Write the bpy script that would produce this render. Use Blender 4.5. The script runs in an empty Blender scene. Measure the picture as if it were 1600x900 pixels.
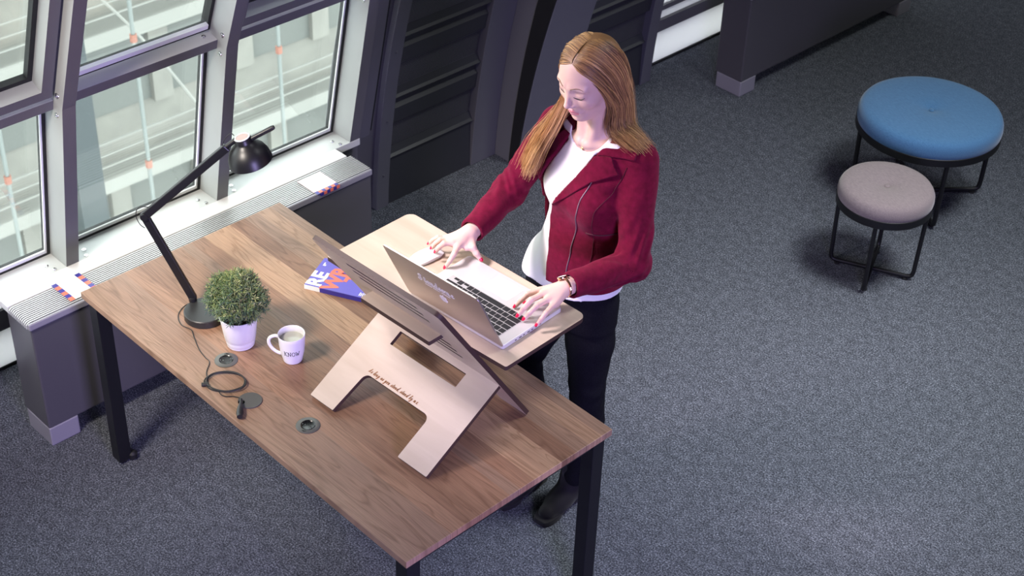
import bpy, bmesh, math, random
import numpy as np
from mathutils import Vector, Matrix, Euler
from mathutils.bvhtree import BVHTree

SC = bpy.context.scene
COL = SC.collection
random.seed(7)
RNG = np.random.RandomState(5)
PI = math.pi

# ------------------------------------------------------------------ camera, world, lights, exposure
cam_d = bpy.data.cameras.new('camera')
cam_d.sensor_width = 36.0
cam_d.lens = 2507.09 / 1600 * 36.0
cam_d.clip_end = 200
cam = bpy.data.objects.new('camera', cam_d)
COL.objects.link(cam)
_f = math.radians(36.451)
_t = math.radians(134.965)
_r = math.radians(2.1234)
F_ = Vector((math.cos(_f)*math.cos(_t), math.cos(_f)*math.sin(_t), -math.sin(_f)))
R0 = Vector((math.sin(_t), -math.cos(_t), 0))
U0 = R0.cross(F_)
Rt = math.cos(_r)*R0 + math.sin(_r)*U0
Up = -math.sin(_r)*R0 + math.cos(_r)*U0
cam.matrix_world = Matrix(((Rt.x, Up.x, -F_.x, 3.90626), (Rt.y, Up.y, -F_.y, -1.93937),
                           (Rt.z, Up.z, -F_.z, 3.86054), (0, 0, 0, 1)))
cam_d.dof.use_dof = True
cam_d.dof.focus_distance = 4.75
cam_d.dof.aperture_fstop = 8.0
SC.camera = cam

w = bpy.data.worlds.new('sky')
SC.world = w
w.use_nodes = True
wn = w.node_tree
bg = wn.nodes['Background']
bg.inputs['Color'].default_value = (0.93, 0.97, 1.0, 1)
bg.inputs['Strength'].default_value = 6.0

SC.view_settings.view_transform = 'Standard'
SC.view_settings.look = 'None'
SC.view_settings.exposure = 0.0
SC.view_settings.gamma = 1.0
SC.view_settings.use_curve_mapping = False


def area(name, loc, target, size, power, color, size_y=None, spread=PI):
    l = bpy.data.lights.new(name, 'AREA')
    l.energy = power
    l.color = color
    l.shape = 'RECTANGLE'
    l.size = size
    l.size_y = size_y or size
    l.spread = spread
    o = bpy.data.objects.new(name, l)
    COL.objects.link(o)
    o.location = loc
    d = Vector(target) - Vector(loc)
    o.rotation_euler = d.to_track_quat('-Z', 'Y').to_euler()
    return o


# unseen area lamps set from tints and shadows: warm side, pinkish key, violet fill
area('window_side_lamp', (0.50, -1.15, 2.55), (0.12, 0.42, 0.70), 0.45, 13, (1.0, 0.90, 0.80), spread=math.radians(66))
area('key_lamp', (0.52, -0.10, 2.40), (1.22, 0.82, 1.22), 0.30, 5.2, (1.0, 0.84, 0.91), spread=math.radians(50))
area('overhead_fill', (2.7, 2.9, 4.8), (1.6, 2.2, 0.0), 1.2, 38, (0.96, 1.0, 0.99), spread=math.radians(58))
area('far_fill', (1.6, 5.6, 4.8), (1.0, 5.4, 0.0), 1.6, 44, (0.95, 1.0, 0.97), spread=math.radians(110))  # unseen lamp added to brighten the far floor and stools
area('violet_fill', (4.6, -0.9, 1.6), (0.0, 0.4, 0.3), 1.0, 56, (0.54, 0.46, 1.0), spread=math.radians(100))


# ------------------------------------------------------------------ materials
def mat(name, color=(0.5, 0.5, 0.5), rough=0.5, metal=0.0, spec=0.5, sheen=0.0):
    m = bpy.data.materials.new(name)
    m.use_nodes = True
    p = m.node_tree.nodes['Principled BSDF']
    p.inputs['Base Color'].default_value = (*color, 1)
    p.inputs['Roughness'].default_value = rough
    p.inputs['Metallic'].default_value = metal
    p.inputs['Specular IOR Level'].default_value = spec
    if sheen:
        p.inputs['Sheen Weight'].default_value = sheen
    return m


def nd(m, kind, **kw):
    n = m.node_tree.nodes.new(kind)
    for k, v in kw.items():
        if k in n.inputs:
            n.inputs[k].default_value = v
        else:
            setattr(n, k, v)
    return n


def lk(m, a, ao, b, bi):
    m.node_tree.links.new(a.outputs[ao], b.inputs[bi])


def P(m):
    return m.node_tree.nodes['Principled BSDF']


def ramp(m, stops):
    r = m.node_tree.nodes.new('ShaderNodeValToRGB')
    e = r.color_ramp.elements
    while len(e) < len(stops):
        e.new(0.5)
    for i, (pos, c) in enumerate(stops):
        e[i].position = pos
        e[i].color = (*c, 1)
    return r


def noisy(name, stops, scale, rough=0.6, stretch=(1, 1, 1), detail=3, bump=0.0, bump_scale=None, metal=0.0, spec=0.5, dist=0.0, sheen=0.0):
    m = mat(name, (0.5, 0.5, 0.5), rough, metal, spec, sheen)
    tc = nd(m, 'ShaderNodeTexCoord')
    mp = nd(m, 'ShaderNodeMapping')
    mp.inputs['Scale'].default_value = stretch
    lk(m, tc, 'Object', mp, 'Vector')
    nz = nd(m, 'ShaderNodeTexNoise', Scale=scale, Detail=detail, Distortion=dist)
    lk(m, mp, 'Vector', nz, 'Vector')
    r = ramp(m, stops)
    lk(m, nz, 'Fac', r, 'Fac')
    lk(m, r, 'Color', P(m), 'Base Color')
    if bump:
        b = nd(m, 'ShaderNodeBump', Strength=bump, Distance=0.002)
        n2 = nz
        if bump_scale:
            n2 = nd(m, 'ShaderNodeTexNoise', Scale=bump_scale, Detail=2.0)
            lk(m, mp, 'Vector', n2, 'Vector')
        lk(m, n2, 'Fac', b, 'Height')
        lk(m, b, 'Normal', P(m), 'Normal')
    return m


M = {}
# carpet: fine salt-and-pepper loop pile
m = mat('carpet', rough=0.95, spec=0.1)
tc = nd(m, 'ShaderNodeTexCoord')
n1 = nd(m, 'ShaderNodeTexNoise', Scale=165.0, Detail=4.0, Roughness=0.9)
n2 = nd(m, 'ShaderNodeTexNoise', Scale=30.0, Detail=3.0)
for n in (n1, n2):
    lk(m, tc, 'Object', n, 'Vector')
r1 = ramp(m, [(0.37, (0.013, 0.015, 0.021)), (0.50, (0.066, 0.072, 0.090)), (0.65, (0.29, 0.31, 0.36))])
r2 = ramp(m, [(0.35, (0.8, 0.8, 0.8)), (0.65, (1.15, 1.15, 1.15))])
mx = nd(m, 'ShaderNodeMix', data_type='RGBA', blend_type='MULTIPLY')
mx.inputs[0].default_value = 1.0
lk(m, n1, 'Fac', r1, 'Fac')
lk(m, n2, 'Fac', r2, 'Fac')
m.node_tree.links.new(r1.outputs[0], mx.inputs[6])
m.node_tree.links.new(r2.outputs[0], mx.inputs[7])
m.node_tree.links.new(mx.outputs[2], P(m).inputs['Base Color'])
b = nd(m, 'ShaderNodeBump', Strength=0.5, Distance=0.004)
lk(m, n1, 'Fac', b, 'Height')
lk(m, b, 'Normal', P(m), 'Normal')
M['carpet'] = m


# oak planks running along x, each with its own tone
def planks(name, edge=False):
    m = mat(name, rough=0.42, spec=0.35)
    nt = m.node_tree
    tc = nd(m, 'ShaderNodeTexCoord')
    sx = nd(m, 'ShaderNodeSeparateXYZ')
    lk(m, tc, 'Object', sx, 'Vector')

    def math_(op, a, bv=None, c=None):
        n = nd(m, 'ShaderNodeMath', operation=op)
        for i, v in enumerate((a, bv, c)):
            if v is None:
                continue
            if isinstance(v, (int, float)):
                n.inputs[i].default_value = v
            else:
                nt.links.new(v, n.inputs[i])
        return n.outputs[0]
    wob = nd(m, 'ShaderNodeTexNoise', Scale=9.0, noise_dimensions='1D')
    nt.links.new(sx.outputs[1], wob.inputs['W'])
    yy = math_('ADD', math_('MULTIPLY', sx.outputs[1], 18.5), math_('MULTIPLY', wob.outputs[0], 0.9))
    row = math_('FLOOR', yy)
    w1 = nd(m, 'ShaderNodeTexWhiteNoise', noise_dimensions='1D')
    nt.links.new(row, w1.inputs['W'])
    # grain: noise stretched along x, offset per plank
    cb = nd(m, 'ShaderNodeCombineXYZ')
    nt.links.new(math_('ADD', math_('MULTIPLY', sx.outputs[0], 0.9), math_('MULTIPLY', row, 3.7)), cb.inputs[0])
    nt.links.new(math_('ADD', math_('MULTIPLY', sx.outputs[1], 9.0), math_('MULTIPLY', w1.outputs[0], 8.0)), cb.inputs[1])
    g1 = nd(m, 'ShaderNodeTexNoise', Scale=2.0, Detail=2.0, Distortion=0.8)
    nt.links.new(cb.outputs[0], g1.inputs['Vector'])
    rings = math_('FRACT', math_('MULTIPLY', g1.outputs[0], 8.0))
    rr = ramp(m, [(0.0, (0.74, 0.71, 0.68)), (0.22, (0.97, 0.97, 0.97)), (0.8, (1.06, 1.06, 1.06)), (1.0, (0.78, 0.75, 0.72))])
    nt.links.new(rings, rr.inputs['Fac'])
    cb2 = nd(m, 'ShaderNodeCombineXYZ')
    nt.links.new(math_('MULTIPLY', sx.outputs[0], 9.0), cb2.inputs[0])
    nt.links.new(math_('MULTIPLY', sx.outputs[1], 230.0), cb2.inputs[1])
    g2 = nd(m, 'ShaderNodeTexNoise', Scale=1.0, Detail=3.0)
    nt.links.new(cb2.outputs[0], g2.inputs['Vector'])
    rp = ramp(m, [(0.3, (0.82, 0.82, 0.82)), (0.6, (1.1, 1.1, 1.1))])
    lk(m, g2, 'Fac', rp, 'Fac')
    base = ramp(m, [(0.0, (0.215, 0.118, 0.074)), (0.35, (0.300, 0.175, 0.112)), (0.6, (0.245, 0.155, 0.108)), (0.85, (0.42, 0.262, 0.160)), (1.0, (0.235, 0.142, 0.100))])
    nt.links.new(w1.outputs[0], base.inputs['Fac'])
    cur = base.outputs[0]
    for x in (rr, rp):
        mx = nd(m, 'ShaderNodeMix', data_type='RGBA', blend_type='MULTIPLY')
        mx.inputs[0].default_value = 1.0
        nt.links.new(cur, mx.inputs[6])
        nt.links.new(x.outputs[0], mx.inputs[7])
        cur = mx.outputs[2]
    nt.links.new(cur, P(m).inputs['Base Color'])
    bp = nd(m, 'ShaderNodeBump', Strength=0.12, Distance=0.001)
    lk(m, g2, 'Fac', bp, 'Height')
    lk(m, bp, 'Normal', P(m), 'Normal')
    return m


M['oak'] = planks('smoked_oak')
M['black_metal'] = mat('black_powder_coat', (0.006, 0.006, 0.008), 0.45, 0.0, 0.4)
M['birch'] = noisy('birch_plywood', [(0.3, (0.475, 0.38, 0.295)), (0.7, (0.56, 0.46, 0.37))], 2.2, 0.4, (1, 9, 1), 4, spec=0.35, dist=0.6)
M['burnt'] = mat('laser_burnt_edge', (0.045, 0.022, 0.016), 0.6)
M['engraving'] = mat('engraved_brown', (0.28, 0.12, 0.05), 0.7)
M['frame_grey'] = noisy('window_frame_grey', [(0.3, (0.30, 0.31, 0.305)), (0.7, (0.335, 0.345, 0.34))], 3, 0.45)
M['dark_grey'] = mat('dark_grey_paint', (0.115, 0.112, 0.125), 0.45)
M['rib_grey'] = mat('rib_grey_paint', (0.125, 0.125, 0.14), 0.5)
M['vent_dark'] = mat('vent_dark_paint', (0.012, 0.012, 0.014), 0.5)
M['vent_mid'] = mat('vent_mid_paint', (0.036, 0.037, 0.043), 0.42)
M['black'] = mat('black_rubber', (0.008, 0.008, 0.009), 0.6)
M['white_wall'] = mat('opal_glass_panel', (0.86, 0.86, 0.88), 0.5)
_m = M['white_wall']
_tl = nd(_m, 'ShaderNodeBsdfTranslucent')
_tl.inputs['Color'].default_value = (0.92, 0.93, 0.92, 1)
_mx = nd(_m, 'ShaderNodeMixShader')
_mx.inputs[0].default_value = 0.42
lk(_m, P(_m), 'BSDF', _mx, 1)
lk(_m, _tl, 'BSDF', _mx, 2)
lk(_m, _mx, 'Shader', _m.node_tree.nodes['Material Output'], 'Surface')
M['white_metal'] = mat('white_lacquer', (0.78, 0.78, 0.78), 0.35)
M['aluminium'] = mat('aluminium', (0.75, 0.76, 0.77), 0.3, 0.9)
M['slat'] = mat('slat_aluminium', (0.50, 0.50, 0.505), 0.4, 0.3)
M['steel'] = mat('polished_steel', (0.8, 0.8, 0.8), 0.18, 1.0)
M['shell'] = mat('plaster', (0.10, 0.10, 0.11), 0.9)
m = bpy.data.materials.new('window_glass')
m.use_nodes = True
nt = m.node_tree
nt.nodes.clear()
out = nt.nodes.new('ShaderNodeOutputMaterial')
tr = nt.nodes.new('ShaderNodeBsdfTransparent')
tr.inputs['Color'].default_value = (0.90, 0.94, 0.92, 1)
gl = nt.nodes.new('ShaderNodeBsdfGlossy')
gl.inputs['Roughness'].default_value = 0.02
ms = nt.nodes.new('ShaderNodeMixShader')
ms.inputs[0].default_value = 0.06
nt.links.new(tr.outputs[0], ms.inputs[1])
nt.links.new(gl.outputs[0], ms.inputs[2])
nt.links.new(ms.outputs[0], out.inputs['Surface'])
M['glass'] = m


# ------------------------------------------------------------------ geometry helpers
def link_mesh(name, verts, faces, m=None, parent=None, smooth=False, mats=None, fm=None):
    me = bpy.data.meshes.new(name)
    me.from_pydata([tuple(v) for v in verts], [], [tuple(f) for f in faces])
    me.update()
    for x in (mats or ([m] if m else [])):
        me.materials.append(x)
    if fm is not None:
        me.polygons.foreach_set('material_index', fm)
    if smooth:
        me.polygons.foreach_set('use_smooth', [True]*len(me.polygons))
    o = bpy.data.objects.new(name, me)
    COL.objects.link(o)
    if parent is not None:
        o.parent = parent
    return o


def tag(o, label=None, cat=None, group=None, kind=None):
    if label:
        o['label'] = label
    if cat:
        o['category'] = cat
    if group:
        o['group'] = group
    if kind:
        o['kind'] = kind
    return o


def empty(name, loc=(0, 0, 0), rz=0.0, label=None, cat=None, group=None, kind=None):
    o = bpy.data.objects.new(name, None)
    COL.objects.link(o)
    o.location = loc
    o.rotation_euler = (0, 0, rz)
    o.empty_display_size = 0.05
    return tag(o, label, cat, group, kind)


class MB:
    """collects shapes of ONE part"""
    def __init__(s):
        s.v = []
        s.f = []

    def add(s, vs, fs):
        n = len(s.v)
        s.v += [tuple(x) for x in vs]
        s.f += [tuple(i+n for i in f) for f in fs]
        return s

    def box(s, lo, hi, mtx=None):
        x0, y0, z0 = lo
        x1, y1, z1 = hi
        vs = [Vector(p) for p in ((x0, y0, z0), (x1, y0, z0), (x1, y1, z0), (x0, y1, z0), (x0, y0, z1), (x1, y0, z1), (x1, y1, z1), (x0, y1, z1))]
        if mtx is not None:
            vs = [mtx @ v for v in vs]
        return s.add(vs, [(0, 3, 2, 1), (4, 5, 6, 7), (0, 1, 5, 4), (1, 2, 6, 5), (2, 3, 7, 6), (3, 0, 4, 7)])

    def tube(s, pts, r, n=10, caps=True, closed=False, flat=None):
        pts = [Vector(p) for p in pts]
        k = len(pts)
        rs = r if isinstance(r, (list, tuple)) else [r]*k
        up = None
        rings = []
        for i, p in enumerate(pts):
            a = pts[(i-1) % k] if (closed or i > 0) else p
            b_ = pts[(i+1) % k] if (closed or i < k-1) else p
            t = (b_-a).normalized()
            if up is None:
                up = Vector((0, 0, 1)) if abs(t.z) < 0.9 else Vector((1, 0, 0))
            side = t.cross(up)
            if side.length < 1e-6:
                side = t.orthogonal()
            side.normalize()
            up = side.cross(t).normalized()
            ring = []
            for j in range(n):
                an = 2*PI*j/n
                e = (side*math.cos(an) + up*math.sin(an)*(flat or 1.0))*rs[i]
                ring.append(p+e)
            rings.append(ring)
        vs = [v for rg in rings for v in rg]
        fs = []
        for i in range(k if closed else k-1):
            for j in range(n):
                a = i*n+j
                b_ = i*n+(j+1) % n
                c = ((i+1) % k)*n+(j+1) % n
                d = ((i+1) % k)*n+j
                fs.append((a, b_, c, d))
        if caps and not closed:
            fs.append(tuple(range(n))[::-1])
            fs.append(tuple((k-1)*n+j for j in range(n)))
        return s.add(vs, fs)

    def lathe(s, prof, n=48, c=(0, 0, 0), mtx=None, close=False):
        vs = []
        fs = []
        k = len(prof)
        for (r, z) in prof:
            for j in range(n):
                an = 2*PI*j/n
                v = Vector((c[0]+r*math.cos(an), c[1]+r*math.sin(an), c[2]+z))
                vs.append(mtx @ v if mtx is not None else v)
        for i in range(k-1):
            for j in range(n):
                fs.append((i*n+j, i*n+(j+1) % n, (i+1)*n+(j+1) % n, (i+1)*n+j))
        return s.add(vs, fs)

    def prism(s, poly, z0, z1, mtx=None):
        n = len(poly)
        vs = [Vector((x, y, z0)) for x, y in poly] + [Vector((x, y, z1)) for x, y in poly]
        if mtx is not None:
            vs = [mtx @ v for v in vs]
        fs = [tuple(range(n))[::-1], tuple(range(n, 2*n))]
        for i in range(n):
            j = (i+1) % n
            fs.append((i, j, n+j, n+i))
        return s.add(vs, fs)

    def build(s, name, m, parent=None, bevel=0.0, smooth=False, segs=2, mats=None, fm=None):
        o = link_mesh(name, s.v, s.f, m, parent, smooth, mats, fm)
        if bevel:
            md = o.modifiers.new('b', 'BEVEL')
            md.width = bevel
            md.segments = segs
            md.limit_method = 'ANGLE'
            md.angle_limit = math.radians(40)
        if smooth:
            auto_smooth(o)
        return o


def auto_smooth(o, ang=38):
    me = o.data
    bm = bmesh.new()
    bm.from_mesh(me)
    bmesh.ops.recalc_face_normals(bm, faces=bm.faces)
    for e in bm.edges:
        if len(e.link_faces) == 2:
            e.smooth = e.calc_face_angle(0) < math.radians(ang)
    for f in bm.faces:
        f.smooth = True
    bm.to_mesh(me)
    bm.free()


def bez(pts, n=8, closed=False):
    """Catmull-Rom through pts"""
    P_ = [Vector(p) for p in pts]
    k = len(P_)
    out = []
    for i in range(k if closed else k-1):
        p0 = P_[(i-1) % k] if (closed or i > 0) else P_[i]
        p1 = P_[i]
        p2 = P_[(i+1) % k]
        p3 = P_[(i+2) % k] if (closed or i+2 < k) else p2
        for j in range(n):
            t = j/n
            out.append(0.5*((2*p1)+(-p0+p2)*t+(2*p0-5*p1+4*p2-p3)*t*t+(-p0+3*p1-3*p2+p3)*t**3))
    if not closed:
        out.append(P_[-1])
    return out


def round_poly(pts, rad, n=5):
    """pts: list of (x,y) or (x,y,r)"""
    out = []
    k = len(pts)
    for i in range(k):
        p = Vector(pts[i][:2])
        r = pts[i][2] if len(pts[i]) > 2 else rad
        a = Vector(pts[i-1][:2])-p
        b_ = Vector(pts[(i+1) % k][:2])-p
        if r <= 0:
            out.append((p.x, p.y))
            continue
        a.normalize()
        b_.normalize()
        ang = a.angle(b_)
        d = r/math.tan(ang/2)
        p0 = p+a*d
        p1 = p+b_*d
        cc = p+(a+b_).normalized()*(r/math.sin(ang/2))
        a0 = math.atan2(p0.y-cc.y, p0.x-cc.x)
        a1 = math.atan2(p1.y-cc.y, p1.x-cc.x)
        da = (a1-a0+PI) % (2*PI)-PI
        for j in range(n+1):
            t = a0+da*j/n
            out.append((cc.x+r*math.cos(t), cc.y+r*math.sin(t)))
    return out


def sheet(name, outline, holes, thick, m_face, m_edge, parent, mtx=None):
    """flat board with holes; local z from -thick to 0 (top face at 0)"""
    cu = bpy.data.curves.new(name, 'CURVE')
    cu.dimensions = '2D'
    cu.fill_mode = 'BOTH'
    cu.extrude = thick/2
    for poly in [outline]+holes:
        sp = cu.splines.new('POLY')
        sp.points.add(len(poly)-1)
        for i, (x, y) in enumerate(poly):
            sp.points[i].co = (x, y, 0, 1)
        sp.use_cyclic_u = True
    tmp = bpy.data.objects.new('tmp', cu)
    COL.objects.link(tmp)
    dg = bpy.context.evaluated_depsgraph_get()
    me = bpy.data.meshes.new_from_object(tmp.evaluated_get(dg))
    bpy.data.objects.remove(tmp)
    bpy.data.curves.remove(cu)
    me.name = name
    me.transform(Matrix.Translation((0, 0, -thick/2)))
    if mtx is not None:
        me.transform(mtx)
    zax = (mtx.to_3x3() @ Vector((0, 0, 1))).normalized() if mtx is not None else Vector((0, 0, 1))
    me.materials.clear()
    me.materials.append(m_face)
    me.materials.append(m_edge)
    for p in me.polygons:
        p.material_index = 0 if abs(p.normal.dot(zax)) > 0.7 else 1
    o = bpy.data.objects.new(name, me)
    COL.objects.link(o)
    if parent is not None:
        o.parent = parent
    return o


def text_mesh(body, size, shear=0.0, extrude=0.0004, offset=0.0, align='LEFT'):
    cu = bpy.data.curves.new('t', 'FONT')
    cu.body = body
    cu.size = size
    cu.shear = shear
    cu.extrude = extrude
    cu.offset = offset
    cu.align_x = align
    cu.resolution_u = 2
    tmp = bpy.data.objects.new('t', cu)
    COL.objects.link(tmp)
    dg = bpy.context.evaluated_depsgraph_get()
    me = bpy.data.meshes.new_from_object(tmp.evaluated_get(dg))
    bpy.data.objects.remove(tmp)
    bpy.data.curves.remove(cu)
    return me


def put_text(name, body, size, mtx, m, parent, **kw):
    me = text_mesh(body, size, **kw)
    me.transform(mtx)
    me.materials.clear()
    me.materials.append(m)
    me.name = name
    o = bpy.data.objects.new(name, me)
    COL.objects.link(o)
    o.parent = parent
    return o


def frame(o, x, y, z=None):
    """matrix with origin o and axes x, y"""
    x = Vector(x).normalized()
    y = Vector(y).normalized()
    z = x.cross(y).normalized()
    y = z.cross(x)
    m_ = Matrix((x, y, z)).transposed().to_4x4()
    m_.translation = Vector(o)
    return m_


# a small joined-up hand: strokes on a unit body height
CUR = {
    'a': (0.62, [[(0.5, 0.85), (0.3, 1.0), (0.05, 0.7), (0.08, 0.15), (0.3, 0.02), (0.48, 0.4), (0.52, 0.95), (0.5, 0.25), (0.62, 0.05), (0.75, 0.3)]]),
    'b': (0.6, [[(0.0, 0.3), (0.3, 1.6), (0.28, 2.05), (0.14, 1.9), (0.08, 0.2), (0.28, 0.0), (0.5, 0.3), (0.48, 0.8), (0.3, 0.85), (0.5, 0.75), (0.72, 0.8)]]),
    'd': (0.66, [[(0.5, 0.85), (0.3, 1.0), (0.05, 0.7), (0.08, 0.15), (0.3, 0.02), (0.5, 0.5), (0.64, 2.1), (0.52, 0.3), (0.64, 0.03), (0.8, 0.3)]]),
    'e': (0.5, [[(0.0, 0.35), (0.3, 0.6), (0.4, 0.9), (0.25, 1.02), (0.08, 0.7), (0.1, 0.15), (0.3, 0.0), (0.6, 0.3)]]),
    'g': (0.62, [[(0.5, 0.85), (0.3, 1.0), (0.05, 0.7), (0.08, 0.15), (0.3, 0.02), (0.5, 0.5), (0.52, 0.95), (0.5, -0.6), (0.3, -0.95), (0.1, -0.7), (0.4, -0.1), (0.7, 0.3)]]),
    'l': (0.36, [[(0.0, 0.3), (0.34, 1.5), (0.34, 2.05), (0.18, 2.0), (0.12, 0.3), (0.22, 0.0), (0.45, 0.3)]]),
    'm': (0.95, [[(0.0, 0.6), (0.12, 1.0), (0.14, 0.0), (0.18, 0.7), (0.34, 1.0), (0.42, 0.7), (0.42, 0.0), (0.46, 0.7), (0.62, 1.0), (0.72, 0.7), (0.72, 0.15), (0.84, 0.02), (1.05, 0.3)]]),
    'n': (0.66, [[(0.0, 0.6), (0.12, 1.0), (0.14, 0.0), (0.18, 0.7), (0.34, 1.0), (0.44, 0.7), (0.44, 0.15), (0.56, 0.02), (0.76, 0.3)]]),
    'o': (0.6, [[(0.35, 1.0), (0.08, 0.75), (0.08, 0.2), (0.28, 0.0), (0.48, 0.3), (0.46, 0.8), (0.32, 1.0), (0.5, 0.8), (0.7, 0.85)]]),
    's': (0.5, [[(0.0, 0.2), (0.3, 1.05), (0.34, 0.75), (0.42, 0.35), (0.28, 0.02), (0.06, 0.12), (0.3, 0.08), (0.58, 0.35)]]),
    't': (0.42, [[(0.0, 0.35), (0.25, 1.2), (0.3, 1.8), (0.16, 0.4), (0.24, 0.0), (0.5, 0.3)], [(0.02, 1.25), (0.5, 1.32)]]),
    'u': (0.64, [[(0.0, 0.7), (0.1, 1.0), (0.08, 0.2), (0.24, 0.0), (0.44, 0.4), (0.48, 1.0), (0.46, 0.2), (0.58, 0.02), (0.76, 0.3)]]),
    'y': (0.6, [[(0.0, 0.7), (0.1, 1.0), (0.1, 0.3), (0.26, 0.05), (0.44, 0.4), (0.48, 1.0), (0.44, -0.6), (0.25, -0.95), (0.1, -0.7), (0.4, -0.1), (0.7, 0.35)]]),
    'A': (0.85, [[(-0.1, 0.1), (0.1, 0.05), (0.45, 1.3), (0.62, 2.0), (0.62, 0.8), (0.66, 0.1), (0.85, 0.2)], [(0.15, 0.8), (0.8, 0.85)]]),
    'S': (0.95, [[(0.85, 1.6), (0.7, 2.1), (0.35, 1.9), (0.3, 1.4), (0.65, 1.0), (0.7, 0.4), (0.4, 0.0), (0.0, 0.2), (0.1, 0.6), (0.4, 0.5)]]),
    ',': (0.25, [[(0.1, 0.1), (0.1, -0.05), (0.02, -0.3)]]),
    '.': (0.25, [[(0.06, 0.0), (0.12, 0.06)]]),
    ' ': (0.45, []),
}


def cursive(s, h, width, mtx, name, m, parent, slant=0.35, space=1.0):
    mb = MB()
    x = 0.0
    for ch in s:
        adv, strokes = CUR[ch]
        for st in strokes:
            pts = bez([(p[0], p[1], 0) for p in st], 4)
            vs = []
            for i, p in enumerate(pts):
                t = (pts[min(i+1, len(pts)-1)]-pts[max(i-1, 0)])
                t.z = 0
                t.normalize()
                nn = Vector((-t.y, t.x, 0))
                c = Vector(((x+p.x+slant*p.y)*h, p.y*h, 0))
                wd = width*(0.6+0.5*abs(t.y))/2
                vs += [c+nn*wd+Vector((0, 0, .0004)), c-nn*wd+Vector((0, 0, .0004)), c-nn*wd, c+nn*wd]
            n = len(pts)
            fs = []
            for i in range(n-1):
                a = 4*i
                for k in range(4):
                    fs.append((a+k, a+(k+1) % 4, a+4+(k+1) % 4, a+4+k))
            fs += [(0, 1, 2, 3), (4*n-1, 4*n-2, 4*n-3, 4*n-4)]
            mb.add([mtx @ v for v in vs], fs)
        x += adv*space
    return mb.build(name, m, parent), x*h

# ------------------------------------------------------------------ the room shell
def struct(o):
    o['kind'] = 'structure'
    return o


def XF(z):
    """front line of the curved ribs: x at height z"""
    if z <= 2.2:
        return -0.58+0.05*z+0.11*z*z
    return -0.58+0.11+0.5324+0.534*(z-2.2)


def XM(z):
    """front line of the window mullions"""
    return -0.386+(z-0.545)*0.2158 if z < 1.24 else -0.236+0.397*(z-1.24)


struct(MB().box((-0.70, -6, -0.1), (9, 10, 0)).build('floor', M['carpet']))
struct(MB().box((-3, -6, 5.2), (9, 10, 5.3)).build('ceiling', M['shell']))
struct(MB().box((9, -6, 0), (9.1, 10, 5.2)).build('wall_right', M['shell']))
struct(MB().box((-0.7, 10, 0), (9, 10.1, 5.2)).build('wall_back', M['shell']))
struct(MB().box((-0.7, -6.1, 0), (9, -6, 5.2)).build('wall_front', M['shell']))


def xz_strip(fx, z0, z1, y0, y1, thick, n=14):
    """curved plate: front line fx(z), running from y0 to y1, thickness backwards in x"""
    mb = MB()
    vs = []
    fs = []
    for i in range(n+1):
        z = z0+(z1-z0)*i/n
        x = fx(z)
        t = thick(z) if callable(thick) else thick
        vs += [(x, y0, z), (x, y1, z), (x-t, y1, z), (x-t, y0, z)]
    for i in range(n):
        a = 4*i
        for k in range(4):
            fs.append((a+k, a+(k+1) % 4, a+4+(k+1) % 4, a+4+k))
    fs += [(3, 2, 1, 0), (4*n, 4*n+1, 4*n+2, 4*n+3)]
    return mb.add(vs, fs)


# vault above the glazing
struct(xz_strip(lambda z: XM(z)-0.09, 3.38, 5.2, -6, 1.475, 0.12).build('wall_left_vault', M['shell']))
struct(xz_strip(lambda z: XF(z)-0.04, 2.35, 5.2, 1.475, 10, 0.12).build('wall_left_vault', M['shell']))
# apron wall under the window sill: white panel, grey rail, white panel, black foot line
struct(MB().box((-0.688, -3.2, 0.012), (-0.68, 1.475, 0.18)).build('wall_left_apron', M['white_wall']))
struct(MB().box((-0.74, -3.2, 0.18), (-0.665, 1.475, 0.265)).build('trim_1', M['dark_grey']))
struct(xz_strip(lambda z: -0.68+0.62*(z-0.265), 0.265, 0.515, -3.2, 1.475, 0.008).build('wall_left_apron', M['white_wall']))
struct(MB().box((-0.74, -3.2, 0.0), (-0.675, 1.475, 0.012)).build('baseboard_left', M['black']))
struct(MB().box((-0.8, -6, 0.0), (-0.5, -3.2, 5.2)).build('wall_left_end', M['shell']))
# window sill
s_ = MB().box((-0.530, -3.2, 0.515), (-0.385, 1.475, 0.545))
M['sill'] = mat('sill_light_grey', (0.56, 0.575, 0.565), 0.4)
struct(s_.build('trim_2', M['sill'], bevel=0.002))

YM = [0.155+0.635*k for k in range(-5, 3)]          # left faces of the mullions, 50 mm wide
tn = 3


def screw(mb, p, n, r=0.0085):
    n = Vector(n).normalized()
    x = n.orthogonal().normalized()
    mt = frame(p, x, n.cross(x))
    mb.lathe([(0, 0.006), (r*0.45, 0.0058), (r*0.5, 0.0035), (r*0.85, 0.003), (r, 0.0), (r, -0.002)], 12, mtx=mt)


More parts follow.
